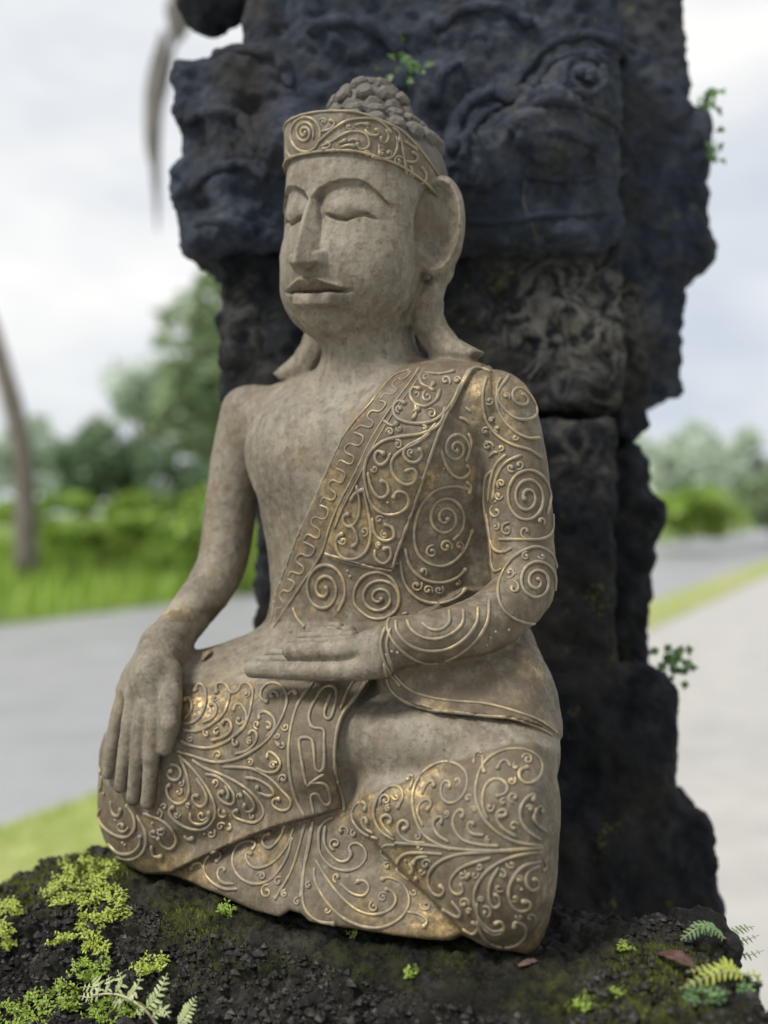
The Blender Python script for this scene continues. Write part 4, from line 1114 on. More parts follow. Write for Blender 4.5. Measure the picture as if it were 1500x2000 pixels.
# sash border and panel edges
OUTER = Z2([(868,82),(800,112),(715,215),(620,330),(560,455),(500,590),(440,720),(390,850),(350,960),(335,1060)])
INNER = Z2([(905,75),(870,130),(790,240),(715,362),(660,480),(598,600),(560,690),(530,790),(440,930),(345,1075)])
SC.append((OUTER, 2.2, False)); SC.append((INNER, 2.4, False)); SC.append(([(x+9, y+3) for x, y in INNER[:7]], 1.7, False))
for pts in meander([(x+5, y+2) for x, y in OUTER], [(x-6, y-3) for x, y in INNER], 7, 0.02, 0.97): SC.append((pts, 2.0, False))
sc(Z2, [(535,775),(545,792),(640,818),(720,842),(800,857)], 2.4, False); sc(Z2, [(548,800),(640,830),(790,862)], 1.8, False)
sc(Z2, [(803,850),(815,800),(835,745),(900,560),(985,310),(1040,200),(1100,92),(1135,76),(1180,92)], 2.4, False)
for p in [[(1100,80),(1060,150),(1020,225),(960,280),(880,290),(820,270),(805,230),(828,203),(852,215)], [(985,160),(970,200),(930,225),(890,215),(870,180),(880,152),(908,160)], [(890,215),(895,250),(880,272)],
          [(1005,228),(985,290),(920,328),(830,342),(760,362),(712,410),(695,470),(700,530),(722,600),(770,640),(830,635),(865,600),(855,560),(820,553),(806,578)],
          [(945,328),(890,370),(840,392),(802,430),(803,480),(840,522),(880,522),(897,490),(882,464),(852,475)], [(970,290),(920,345),(862,375),(845,405),(862,435),(895,440),(917,415),(905,388)],
          [(795,405),(782,435),(755,452),(735,425),(745,395),(772,408)], [(708,480),(722,535),(752,577),(787,560),(782,518),(758,512)], [(665,530),(677,600),(668,660),(640,690),(617,675),(615,648),(635,640)],
          [(690,540),(712,640),(720,720),(700,785),(660,812),(612,808),(588,772),(590,728),(612,715)], [(640,680),(662,710),(668,748),(650,765)], [(725,655),(735,715),(770,742),(807,730),(803,692),(772,680)],
          [(735,778),(738,810),(768,832),(797,806),(792,768),(768,776)], [(905,112),(915,140),(950,152),(960,135)], [(925,95),(980,100),(1040,90)], [(640,590),(660,560),(690,545)], [(770,280),(800,300),(822,290)], [(940,150),(960,165)], [(880,245),(905,235)]]:
    sc(Z2, p)
sc(Z2, spiral(540, 930, 86, 112, 2.3, 0.9, 0.10)); sc(Z2, spiral(752, 962, 92, 88, 2.4, 2.6, 0.10, 1, [(655,975),(662,920),(700,875),(760,865),(810,900),(828,960),(820,1008)]))
sc(Z2, spiral(1047, 388, 55, 66, 2.0, 0.9, 0.12, 1, [(1105,370),(1095,330)])); sc(Z2, [(990,395),(1005,445),(1035,490),(1075,500),(1102,470),(1085,450)])
sc(Z2, spiral(1006, 655, 78, 92, 2.2, 1.2, 0.10, 1)); sc(Z2, [(1100,545),(1040,532),(965,550),(908,615),(886,705),(900,790),(945,832),(1002,840),(1050,812),(1085,765),(1110,700)])
sc(Z2, [(850,770),(870,840),(920,890),(990,905),(1050,885),(1085,850)]); sc(Z2, [(832,820),(850,905),(900,965),(980,985),(1050,962),(1085,930)]); sc(Z2, [(420,1000),(435,1040),(465,1075)], 2.0); sc(Z2, [(1085,515),(1105,530),(1095,560)])
# left sleeve
for p in [[(1220,115),(1205,150),(1215,210),(1260,260),(1310,277),(1352,262),(1355,225),(1330,180),(1292,152),(1265,170),(1272,205),(1302,221),(1325,210),(1318,186),(1300,178)],
          [(1165,110),(1150,180),(1160,270),(1200,330),(1260,370),(1330,392),(1378,425)], [(1250,105),(1205,180),(1215,250),(1260,310),(1320,345),(1372,345)],
          [(1420,640),(1418,705),(1380,735),(1300,737),(1212,737)], [(1190,470),(1163,500),(1155,580),(1168,680),(1190,770),(1232,786),(1262,770)], [(1240,410),(1200,450),(1180,520),(1172,590)], [(1300,412),(1240,440),(1202,500),(1190,585)],
          [(1165,372),(1172,362)], [(1175,420),(1195,400),(1208,402)], [(1085,230),(1105,245)], [(1060,270),(1085,275),(1095,290)], [(1440,880),(1420,800),(1360,765),(1290,790),(1240,840),(1210,910),(1215,980),(1250,1030),(1320,1060),(1390,1055),(1420,1010)],
          [(1165,640),(1180,740),(1185,830),(1198,862),(1222,850)], [(1020,1010),(1022,1055),(990,1085),(945,1082),(915,1058)], [(1075,1008),(1072,1060),(1030,1100),(970,1121),(910,1111),(872,1082),(858,1048)],
          [(1132,998),(1125,1060),(1080,1120),(1010,1160),(930,1166),(862,1142),(820,1092),(815,1050)], [(1175,968),(1165,1060),(1110,1140),(1030,1195),(950,1215),(880,1196),(820,1150),(785,1090),(792,1042),(860,1020)],
          [(775,1075),(757,1130),(764,1190),(790,1250),(832,1302)], [(795,1080),(779,1140),(790,1200),(800,1225)]]:
    sc(Z2, p, 2.2, False)
sc(Z2, spiral(1322, 575, 92, 118, 2.7, 0.6, 0.14)); sc(Z2, spiral(1358, 900, 76, 88, 2.3, 0.4, 0.12))
sc(Z4, [(490,300),(520,420),(600,490),(720,530),(860,545),(1000,562),(1130,572),(1250,612),(1340,662)], 2.3, False); sc(Z4, [(500,250),(540,350),(620,430),(720,470),(850,490),(1000,502),(1150,540),(1280,590),(1365,650)], 2.0, False)
# right knee
for p in [[(500,610),(530,580),(537,540),(518,505),(500,522)], [(498,636),(550,625),(590,580),(606,510),(596,452),(565,440),(553,480)], [(494,665),(560,670),(630,640),(690,590),(715,530),(720,470),(690,435),(655,445),(660,487)],
          [(478,715),(550,745),(630,750),(710,720),(770,670),(812,610),(830,530),(836,470),(810,435),(775,445),(768,472),(740,485),(722,478)], [(755,690),(800,640),(804,585),(780,540),(752,540),(745,570)], [(590,630),(640,605),(660,570),(647,535),(628,545)],
          [(630,715),(690,700),(732,665),(725,622),(700,613),(688,636)], [(460,765),(540,790),(640,820),(740,810),(830,770),(910,710),(970,620),(1000,540),(1000,490),(970,445),(920,435),(880,465),(875,510),(907,528)], [(1000,498),(1035,470),(1046,490)],
          [(900,700),(940,660),(942,612),(900,575),(866,585),(870,612)], [(750,780),(810,765),(850,722),(856,682),(832,664),(818,685)], [(945,720),(967,742)], [(690,845),(760,845),(840,855),(920,900),(980,960),(1022,1010),(1010,1050),(970,1056),(934,1030),(940,1000),(968,1000)],
          [(850,850),(900,870),(950,866),(972,830),(950,790),(912,768),(908,800)], [(470,785),(530,840),(580,900),(620,960),(650,1030),(650,1090),(610,1140),(550,1150),(490,1130),(440,1090),(428,1052),(452,1040)],
          [(540,810),(600,850),(680,880),(760,920),(830,970),(880,1030),(890,1080),(850,1115),(800,1110),(750,1090),(740,1060),(763,1055)], [(605,880),(660,890),(710,930),(745,980),(740,1025),(700,1020),(668,990),(675,963),(697,970)], [(790,960),(830,1000),(846,1040),(820,1065),(794,1050),(798,1025)],
          [(480,800),(510,870),(525,950),(510,1005),(470,1025),(430,1000),(413,950),(432,930)], [(430,830),(470,840),(486,880),(465,910),(428,900),(418,868),(442,865)], [(560,900),(600,960),(612,1010),(585,1040),(550,1020),(543,985),(572,985)],
          [(800,895),(860,905),(920,940),(942,975),(910,985),(858,962),(862,938)], [(530,1070),(535,1110),(580,1125),(622,1100),(620,1062)], [(700,935),(720,975),(712,1000)], [(90,1050),(80,1090),(110,1140),(170,1180),(222,1186),(257,1150),(255,1090),(220,1030)], [(142,1012),(150,1070),(180,1086),(192,1048)],
          [(300,1070),(380,1100),(440,1150),(462,1210),(430,1247),(390,1225),(373,1190)], [(270,1080),(310,1160),(312,1230),(280,1280),(220,1296),(150,1270)], [(130,1220),(180,1265),(240,1266),(280,1230),(286,1180)], [(340,1230),(350,1280),(392,1280)],
          [(160,425),(118,490),(95,560),(88,600)], [(118,500),(112,540),(90,590)], [(72,680),(112,690)], [(68,800),(95,880),(92,950),(75,972)], [(500,1180),(520,1200),(545,1190)], [(720,1120),(735,1145),(715,1150)]]:
    sc(Z3, p)
sc(Z3, [(1135,425),(1060,530),(1025,640),(1010,760),(1020,900),(1050,1010),(1088,1085)], 2.5, False); sc(Z3, [(1385,432),(1330,510),(1270,590),(1240,690),(1230,800),(1240,900),(1272,1000),(1280,1060)], 2.6, False); sc(Z3, [(1330,425),(1300,470),(1262,560)], 2.0, False)
for p in [[(1135,655),(1112,628),(1112,575),(1150,500),(1185,455),(1232,456),(1243,500),(1218,600),(1193,610),(1184,575),(1215,490)], [(1110,640),(1135,655),(1180,662),(1182,720),(1182,830),(1166,867),(1140,852),(1132,760),(1120,708),(1066,705),(1065,760),(1085,880),(1098,935)],
          [(1098,940),(1140,905),(1180,880)], [(1110,922),(1190,930),(1212,1010),(1190,1032),(1165,1000),(1150,975),(1118,985),(1132,1072)]]:
    sc(Z3, p, 2.3, False)
# left knee
for p in [[(1285,1220),(1180,1205),(1090,1170),(1010,1100),(962,1010),(955,920),(980,830),(1030,770),(1110,735),(1200,735),(1265,770),(1290,820),(1270,880),(1220,905),(1180,885),(1175,840),(1217,823)], [(1015,1085),(990,1020),(995,940),(1030,890),(1080,885),(1115,920),(1105,955),(1058,970)],
          [(945,805),(950,760),(975,745),(990,770),(990,820),(1000,850)], [(1130,820),(1112,788),(1082,795),(1063,832)], [(1280,1190),(1220,1150),(1182,1090),(1180,1030),(1210,980),(1252,958),(1240,992)], [(1310,1150),(1270,1120),(1245,1080),(1260,1030),(1290,1020),(1284,1052)],
          [(1160,1175),(1090,1130),(1060,1080),(1070,1045),(1105,1038),(1107,1065),(1070,1072)], [(1070,1220),(980,1215),(890,1190),(845,1130),(845,1070),(880,1035),(897,1055),(884,1077)], [(995,1165),(940,1160),(915,1130),(925,1098),(947,1110)],
          [(835,1240),(760,1210),(690,1160),(650,1080),(635,990),(650,910),(700,840),(770,800),(850,805),(905,850),(910,920),(880,980),(830,1005),(790,985),(780,930),(800,893),(827,900),(823,927)], [(820,1200),(770,1170),(740,1120),(755,1080),(787,1073),(778,1107)], [(690,1120),(660,1050),(680,1000),(715,985),(732,1010),(708,1040)],
          [(685,960),(700,920),(735,888),(746,922)], [(545,1190),(480,1150),(445,1090),(440,1030),(470,960),(530,920),(577,930),(586,980),(558,1030)], [(540,1175),(490,1120),(475,1080),(510,1063),(532,1090),(513,1107)], [(700,1205),(620,1200),(570,1160),(563,1110),(595,1090),(617,1120),(588,1137)],
          [(460,1185),(380,1150),(335,1090),(335,1040),(370,1000),(402,1010),(393,1042)], [(435,1155),(395,1130),(380,1090),(400,1073),(407,1107)], [(620,935),(640,880),(625,858),(613,892)], [(435,977),(440,945)],
          [(545,1205),(700,1215),(850,1235),(1000,1245),(1140,1240),(1285,1230)], [(1285,1250),(1180,1265),(1080,1300),(1000,1360),(952,1440),(950,1520),(980,1600),(1040,1650),(1090,1640)], [(1145,1242),(1000,1252),(880,1262),(790,1290),(730,1340),(715,1400),(740,1460),(780,1472),(797,1440),(773,1420)],
          [(1030,1280),(930,1310),(870,1340),(830,1390),(830,1440),(860,1466),(892,1450),(880,1413)], [(785,1262),(680,1255),(600,1260),(560,1300),(560,1350),(600,1380),(640,1402),(657,1380)], [(545,1215),(490,1220),(480,1260),(510,1292),(532,1268)], [(712,1275),(660,1280),(638,1312)],
          [(1280,1300),(1200,1320),(1150,1370),(1120,1440),(1130,1510),(1170,1550),(1220,1540),(1227,1505),(1188,1500)], [(1275,1320),(1220,1350),(1205,1400),(1230,1445),(1265,1435),(1267,1395),(1240,1388)], [(1070,1330),(1030,1400),(1020,1470),(1040,1530),(1075,1520),(1070,1475),(1048,1465)],
          [(960,1510),(970,1590),(1010,1650),(1065,1667),(1097,1640),(1080,1600),(1050,1612)], [(960,1600),(1000,1690),(1080,1730),(1160,1720),(1205,1670),(1195,1620),(1150,1603),(1148,1632)], [(890,1640),(940,1667),(967,1630),(938,1603)],
          [(620,1310),(640,1340),(625,1360)], [(835,1500),(880,1560),(860,1580),(790,1540)], [(1300,1290),(1310,1330),(1290,1345)], [(905,1390),(925,1360)]]:
    sc(Z4, p)
# cloth fan
for p in [[(132,1095),(110,1200),(90,1330),(80,1470),(100,1550),(160,1600),(240,1612)], [(235,1078),(195,1095),(165,1140),(162,1200),(172,1262),(222,1322),(292,1346),(362,1330),(402,1280),(390,1230),(350,1205),(315,1225),(327,1262)], [(195,1120),(190,1200),(220,1260),(270,1300),(312,1290),(327,1260)],
          [(150,1295),(200,1380),(270,1470),(350,1540),(430,1567),(510,1550),(552,1500),(535,1450),(498,1440)], [(140,1330),(145,1400),(200,1500),(280,1580),(380,1625),(480,1632),(570,1590),(617,1520),(610,1450),(570,1400),(510,1380),(478,1392)], [(270,1410),(330,1460),(390,1472),(417,1430),(390,1395),(353,1402)], [(610,1555),(670,1565),(712,1600),(688,1632)]]:
    sc(Z4, p, 2.2)
for p in [[(1128,1110),(1110,1230),(1080,1370),(1070,1480)], [(1090,1120),(1060,1240),(1020,1360),(945,1490)], [(1035,1140),(1010,1220),(960,1290),(900,1330),(840,1336),(805,1300),(805,1263),(832,1270)], [(1030,1190),(1000,1290),(930,1390),(850,1416),(780,1390),(740,1330),(740,1270),(770,1220),(820,1205),(852,1220),(833,1252)],
          [(990,1130),(970,1190),(920,1241),(885,1222),(890,1180),(922,1170)], [(760,1440),(700,1440),(640,1410),(600,1360),(600,1310),(630,1265),(665,1253),(682,1280),(658,1308)], [(742,1415),(690,1410),(665,1380),(670,1345),(695,1333),(702,1352)], [(595,1340),(582,1313),(545,1315),(538,1347)]]:
    sc(Z3, p, 2.2)
# small loose drops of the same paste
BEADS = Z3([(200,1215),(165,1105),(105,975),(380,1052),(440,868),(650,1165),(600,1170),(545,1195),(570,990),(800,1040),(695,975),(375,1155),(210,1225),(820,685),(905,530),(345,1120)]) + \
        Z2([(630,860),(1165,362),(1200,592),(1200,1095),(1180,1115),(1165,1145),(785,595),(975,490),(1000,465),(640,880),(820,830),(410,1090),(1275,870),(800,1170)]) + \
        Z4([(1055,140),(1030,175),(1120,130),(560,245),(600,1295),(780,1420),(1060,1465),(1185,1440),(350,1408)]) + Z1([(765,405),(660,482),(493,346),(975,533),(1030,622),(715,390)])

# small comma curls that fill the gaps between the big scrolls
_all = np.vstack([smooth_line(p, 3) for p, r, b in SC if len(p) > 2])
_rr = random.Random(21)
_areas = [([(215, 1345), (560, 1335), (580, 1560), (420, 1630), (300, 1680), (205, 1600)], 34), ([(730, 1555), (1000, 1470), (1040, 1480), (1038, 1840), (920, 1790), (790, 1680)], 34), ([(400, 1700), (600, 1610), (700, 1620), (850, 1780), (640, 1790)], 16), ([(805, 735), (900, 735), (770, 1090), (650, 1060)], 18), ([(800, 1120), (900, 1000), (925, 1150), (800, 1180)], 8), ([(935, 760), (1030, 760), (1070, 1100), (1060, 1180), (960, 1150)], 22), ([(545, 255), (640, 228), (760, 245), (820, 330), (700, 300), (560, 300)], 12)]
for pl, cnt in _areas:
    pa = np.array(pl); got = 0
    for _try in range(900):
        if got >= cnt: break
        x = _rr.uniform(pa[:, 0].min(), pa[:, 0].max()); y = _rr.uniform(pa[:, 1].min(), pa[:, 1].max())
        if poly_sd(np.array([x]), np.array([y]), pl)[0] > -3: continue
        if poly_sd(np.array([x]), np.array([y]), [(250, 1280), (200, 1360), (185, 1530), (290, 1600), (325, 1490), (358, 1480), (358, 1300)])[0] < 12: continue
        dist = np.sqrt(((_all-np.array([x, y]))**2).sum(1).min())
        if dist < 10: continue
        k = min(dist*0.72, 13); a0 = _rr.uniform(0, 6.28); sg = _rr.choice((-1, 1)); tl = _rr.uniform(0.75, 1.25)
        pts = spiral(x, y, k, k*_rr.uniform(0.9, 1.2), tl, a0, 0.25, sg)
        SC.append((pts, 2.7, True)); _all = np.vstack([_all, np.array(pts)]); got += 1
# ---- assemble the statue
BPHI = np.radians([-180, -120, -90, -60, -30, 0, 30, 60, 90, 115, 150, 180])
BLOW = np.array([-0.010, 0.014, 0.028, 0.043, 0.042, 0.037, 0.034, 0.025, 0.013, 0.004, -0.006, -0.010])
BUPP = np.array([0.012, 0.042, 0.062, 0.076, 0.075, 0.071, 0.067, 0.056, 0.034, 0.020, 0.013, 0.012])
BA, BB, BC = 0.0678, 0.0735, -0.0085
NRM = vnormals(V, Q)
amp = 0.00045*fbm(V, 55, 3, 0.55, 3) + 0.00016*vnoise(V, 420, 9)
V = V + NRM*amp[:, None]
STB = np.array(st(0.0, 0.03, -0.300))
statue = empty('seated_statue', STB, 'grey-brown stone statue of a cross-legged meditating figure with gilded scrollwork on mossy ledge', 'statue')
vx, vy = topx(V)
ARM_L = [(945, 712), (915, 735), (887, 781), (862, 832), (781, 1065), (768, 1114), (760, 1190), (742, 1215), (742, 1335), (795, 1373), (930, 1396), (1095, 1442), (1200, 1440), (1200, 690)]
FANP = [(345, 1697), (470, 1640), (600, 1597), (668, 1580), (690, 1596), (770, 1685), (850, 1765), (905, 1822), (880, 1900), (300, 1850)]
qs = (V-C0)@FV
front = (NRM[:, 1] < 0.25) & (qs > -0.06)
zrel = V[:, 2]-CAMZ
garm = np.zeros(len(V), np.float32)
for pl in (SASH, ARM_L, TROUS_R, TROUS_L, FANP):
    m = (vx > min(p[0] for p in pl)-40) & (vx < max(p[0] for p in pl)+40) & (vy > min(p[1] for p in pl)-40) & (vy < max(p[1] for p in pl)+40)
    idx = np.flatnonzero(m)
    garm[idx] = np.maximum(garm[idx], sstep(5, -5, poly_sd(vx[idx], vy[idx], pl)))
handR = poly_sd(vx, vy, [(250, 1290), (215, 1350), (195, 1520), (290, 1590), (310, 1480), (350, 1470), (350, 1300), (330, 1250)])
garm *= sstep(-6, 8, handR)
handL = poly_sd(vx, vy, [(465, 1280), (465, 1330), (742, 1335), (742, 1215), (560, 1215)])
garm *= sstep(-4, 6, handL)
garm *= sstep(0.128, 0.118, zrel)
garm = np.where((vy < 1335) & (vx < 620) & (vy > 1215), garm*0.25, garm)
# regions -> separate part meshes that share edges exactly
cen = V[Q].mean(1); cx_, cy_ = topx(cen); cz_ = cen[:, 2]-CAMZ; cf = front[Q].all(1)
reg = np.zeros(len(Q), int)
def inside(pl): return poly_sd(cx_, cy_, pl) < 0
qd = (cen-C0)@FV
torso_front = cf & (qd > 0.0) & (cz_ > -0.10) & (cz_ < 0.128)
reg[torso_front & inside(PANEL) & ((cen-C0)@LV < 0.105)] = 1
nothand = (poly_sd(cx_, cy_, [(250, 1290), (215, 1350), (195, 1520), (290, 1590), (310, 1480), (350, 1470), (350, 1300), (330, 1250)]) > 0)
reg[cf & inside(TROUS_R) & nothand & (cy_ > 1332) & (cz_ < -0.12)] = 2
reg[cf & inside(TROUS_L) & (cz_ < -0.12)] = 3
reg[cf & inside(FANP) & (cz_ < -0.15)] = 4
reg[Q[:, 0] >= nV] = 5
hx_, hy_, hz_ = (cen-H0)@LH, (cen-H0)@FH, cen[:, 2]-H0[2]
reg[(reg == 5) & (hz_ > np.interp(np.arctan2(hx_, hy_-BC), BPHI, BUPP)-0.004) & (hz_ > 0.0)] = 6
NAMES = ['body', 'sash_panel', 'trouser_leg', 'trouser_leg', 'skirt_fan', 'head', 'hair']
PLAB = {1: 'gilded sash panel falling from the left shoulder', 2: 'scroll-covered trouser leg under the lowered hand', 3: 'scroll-covered trouser leg below the resting hand', 4: 'fan of cloth spread between the crossed legs', 5: 'head with closed eyes and long ears'}
NRM2 = vnormals(V, Q)
parts = {}
for r in range(7):
    qq = Q[reg == r]
    u, inv = np.unique(qq.ravel(), return_inverse=True)
    o = mesh_np(NAMES[r], V[u], inv.reshape(-1, 4), M_CURL if r == 6 else M_STONE, statue if r != 6 else parts[5], True, STB)
    a = o.data.attributes.new('garment', 'FLOAT', 'POINT'); a.data.foreach_set('value', garm[u].astype(np.float32))
    o.data.normals_split_custom_set_from_vertices(NRM2[u].tolist())
    if r in PLAB: o['label'] = PLAB[r]
    parts[r] = o
head_o = parts[5]
def sub(o, parent):
    o.parent = parent; return o

# headband: the band of a slightly swollen head between two slanting planes
def band_d(P):
    q = P-H0; x = q@LH; y = q@FH; z = q[:, 2]
    ph = np.arctan2(x, y-BC)
    up = z - np.interp(ph, BPHI, BUPP); lo_ = np.interp(ph, BPHI, BLOW) - z
    r = (np.sqrt((x/BA)**2+((y-BC)/BB)**2)-1)*0.069
    r = np.maximum(r - 0.0*z, 0.022 - (r+0.069)) if False else r
    r = np.abs(r+0.006)-0.006
    return smax(smax(r.astype(np.float32), up.astype(np.float32), 0.002), lo_.astype(np.float32), 0.002)
FBAND = eval_ops([Op(lambda P, d: band_d(P), H0-0.2, H0+0.2)], H0-np.array([0.105, 0.105, 0.05]), H0+np.array([0.105, 0.105, 0.10]), 0.0013 if not QUICK else 0.002)
Vb, Qb = surface_nets(FBAND)
Nb = vnormals(Vb, Qb)
Vb = Vb + Nb*(0.0003*fbm(Vb, 60, 3, 0.55, 5))[:, None]
band = mesh_np('headband', Vb, Qb, M_STONE, head_o, True, STB)
band['label'] = 'broad headband with gilded scroll relief'
a = band.data.attributes.new('garment', 'FLOAT', 'POINT'); a.data.foreach_set('value', np.full(len(Vb), 0.85, np.float32))

def add_scroll(F, pts, r, bead, parent, name='scroll'):
    p = smooth_line(pts, 6) if len(pts) > 2 else smooth_line(pts, 4)
    seg = np.concatenate([[0], np.cumsum(np.linalg.norm(np.diff(p, axis=0), axis=1))])
    nn = max(4, int(seg[-1]/3.2))
    t = np.linspace(0, seg[-1], nn)
    p = np.stack([np.interp(t, seg, p[:, 0]), np.interp(t, seg, p[:, 1])], 1)
    H, N, has = march(F, p[:, 0], p[:, 1])
    ok = has.copy()
    dep = H[:, 1]
    runs = []; cur = []
    for i in range(nn):
        if not ok[i]:
            if cur: runs.append(cur); cur = []
            continue
        if cur and np.linalg.norm(H[i]-H[i-1]) > 0.0042: runs.append(cur); cur = []
        cur.append(i)
    if cur: runs.append(cur)
    for run in runs:
        if len(run) < 4: continue
        ii = np.array(run)
        P = H[ii].copy(); Nn = N[ii].copy()
        for _ in range(2):
            P[1:-1] = (P[:-2]+2*P[1:-1]+P[2:])/4; Nn[1:-1] = (Nn[:-2]+2*Nn[1:-1]+Nn[2:])/4
        Nn /= np.linalg.norm(Nn, axis=1, keepdims=True)
        R = r*P[:, 1]/FPX*(1+0.20*vnoise(P, 190, 4)+0.10*vnoise(P, 600, 5))
        R[0] *= 0.7
        if bead and ii[-1] == nn-1:
            R[-1] *= 1.45; R[-2] *= 1.5
            if len(R) > 3: R[-3] *= 1.2
        else: R[-1] *= 0.7
        Vt, q, tr = tube_mesh(P + Nn*(R*0.30)[:, None], Nn, R)
        mesh_np(name, Vt, q, M_SCROLL, parent, True, STB, tr)
def part_for(pts):
    m = np.mean(np.asarray(pts), axis=0); H, N, has = march(FB, [m[0]], [m[1]])
    x, y = m
    def ins(pl): return poly_sd(np.array([x]), np.array([y]), pl)[0] < 0
    if y < 680: return band
    if ins(PANEL): return parts[1]
    if ins(FANP): return parts[4]
    if ins(TROUS_L): return parts[3]
    if ins(TROUS_R) and y > 1310: return parts[2]
    return parts[0]
for pts, r, bead in SC:
    tgt = part_for(pts)
    add_scroll(FBAND if tgt is band else FB, pts, r, bead, tgt)
# edges of the headband
def ring(tab, off, r=0.0011):
    ph = np.linspace(-math.pi, math.pi, 140)
    z = np.interp(ph, BPHI, tab)
    z[1:-1] = (z[:-2]+z[1:-1]*2+z[2:])/4
    N = np.sin(ph)[:, None]*LH/BA+np.cos(ph)[:, None]*FH/BB; N /= np.linalg.norm(N, axis=1, keepdims=True)
    k = 1/np.sqrt((np.sin(ph)/BA)**2+(np.cos(ph)/BB)**2)
    P = H0 + (k*np.sin(ph))[:, None]*LH + (k*np.cos(ph)+BC)[:, None]*FH + (z+off)[:, None]*ZV
    return tube_mesh(P+N*0.0003, N, np.full(len(P), r)*(1+0.12*np.sin(ph*31)))
for tab, of in ((BUPP, -0.0012), (BLOW, 0.0012)):
    Vt, q, tr = ring(tab, of); mesh_np('band_edge', Vt, q, M_SCROLL, band, True, STB, tr)
# loose drops
bm = bmesh.new(); bmesh.ops.create_uvsphere(bm, u_segments=8, v_segments=5, radius=1.0)
bead_me = bpy.data.meshes.new('bead'); bm.to_mesh(bead_me); bm.free(); bead_me.materials.append(M_SCROLL)
for p in bead_me.polygons: p.use_smooth = True
for (x, y) in BEADS:
    tgt = part_for([(x, y)])
    H, N, has = march(FBAND if tgt is band else FB, [x], [y])
    if not has[0]: continue
    o = bpy.data.objects.new('bead', bead_me); COL.objects.link(o); o.parent = tgt
    r = random.uniform(3.0, 4.2)*mpp(H[0]); o.scale = (r, r, r*0.9); o.location = H[0]-STB
# curls: blunt eight-sided knobs in rows over the crown
def curl_mesh(seed):
    rr = random.Random(seed); Vt = []; n = 8
    for (rad, z) in ((0.95, -0.45), (1.0, 0.10), (0.90, 0.55), (0.62, 0.80)):
        for j in range(n):
            a = 2*math.pi*(j+0.5)/n
            k = rad*(1+rr.uniform(-0.07, 0.07))
            Vt.append((k*math.cos(a)*0.5, k*math.sin(a)*0.5, (z+rr.uniform(-0.05, 0.05))*0.5))
    q = [(i*n+j, i*n+(j+1) % n, (i+1)*n+(j+1) % n, (i+1)*n+j) for i in range(3) for j in range(n)]
    Vt.append((0, 0, 0.42)); tr = [(3*n+j, 3*n+(j+1) % n, len(Vt)-1) for j in range(n)]
    me = bpy.data.meshes.new('hair_curl')
    me.from_pydata(Vt, [], q+tr); me.materials.append(M_CURL)
    for p in me.polygons: p.use_smooth = False
    return me
CM = [curl_mesh(i) for i in range(4)]
def place_curl(p, nrm, size):
    o = bpy.data.objects.new('hair_curl', random.choice(CM)); COL.objects.link(o); o.parent = parts[6]
    q = Vector(nrm).to_track_quat('Z', 'Y')
    o.rotation_mode = 'QUATERNION'; o.rotation_quaternion = q @ Matrix.Rotation(random.uniform(0, 6.28), 4, 'Z').to_quaternion()
    o.scale = (size*random.uniform(0.93, 1.06), size*random.uniform(0.93, 1.06), size*0.95); o.location = np.asarray(p)-STB
DC = hp(0, -0.012, 0.086)
place_curl(hp(0, -0.012, 0.116), ZV, 0.019)
for el, cnt in ((56, 6), (26, 10), (2, 12)):
    for j in range(cnt):
        a = 2*math.pi*(j+0.5*(el == 26))/cnt + 0.2; e = math.radians(el)
        d = LH*math.sin(a)*math.cos(e)+FH*math.cos(a)*math.cos(e)+ZV*math.sin(e)
        place_curl(DC + d*np.array([0.0325, 0.0325, 0.030]), d, 0.0166)
for ringz, cnt in ((0.0, 16), (1.0, 21)):
    for j in range(cnt):
        a = 2*math.pi*(j+0.5*ringz)/cnt
        dx, dy = math.sin(a), math.cos(a)
        for step in range(1):
            t = np.linspace(0.0, 0.12, 500); rr_ = (0.043 if ringz == 0 else 0.0575)
            x = dx*rr_; y = dy*rr_-0.010
            z = np.linspace(0.12, 0.0, 500)
            pts = np.array(H0)[None]+x*LH+y*FH+z[:, None]*ZV
            k = np.argmax(head_base(pts.astype(np.float32)) < 0)
            nrm = pts[k]-hp(0, -0.012, 0.0); nrm /= np.linalg.norm(nrm)
            place_curl(pts[k], nrm, 0.0172)
print('statue done', round(time.time()-T0, 1))
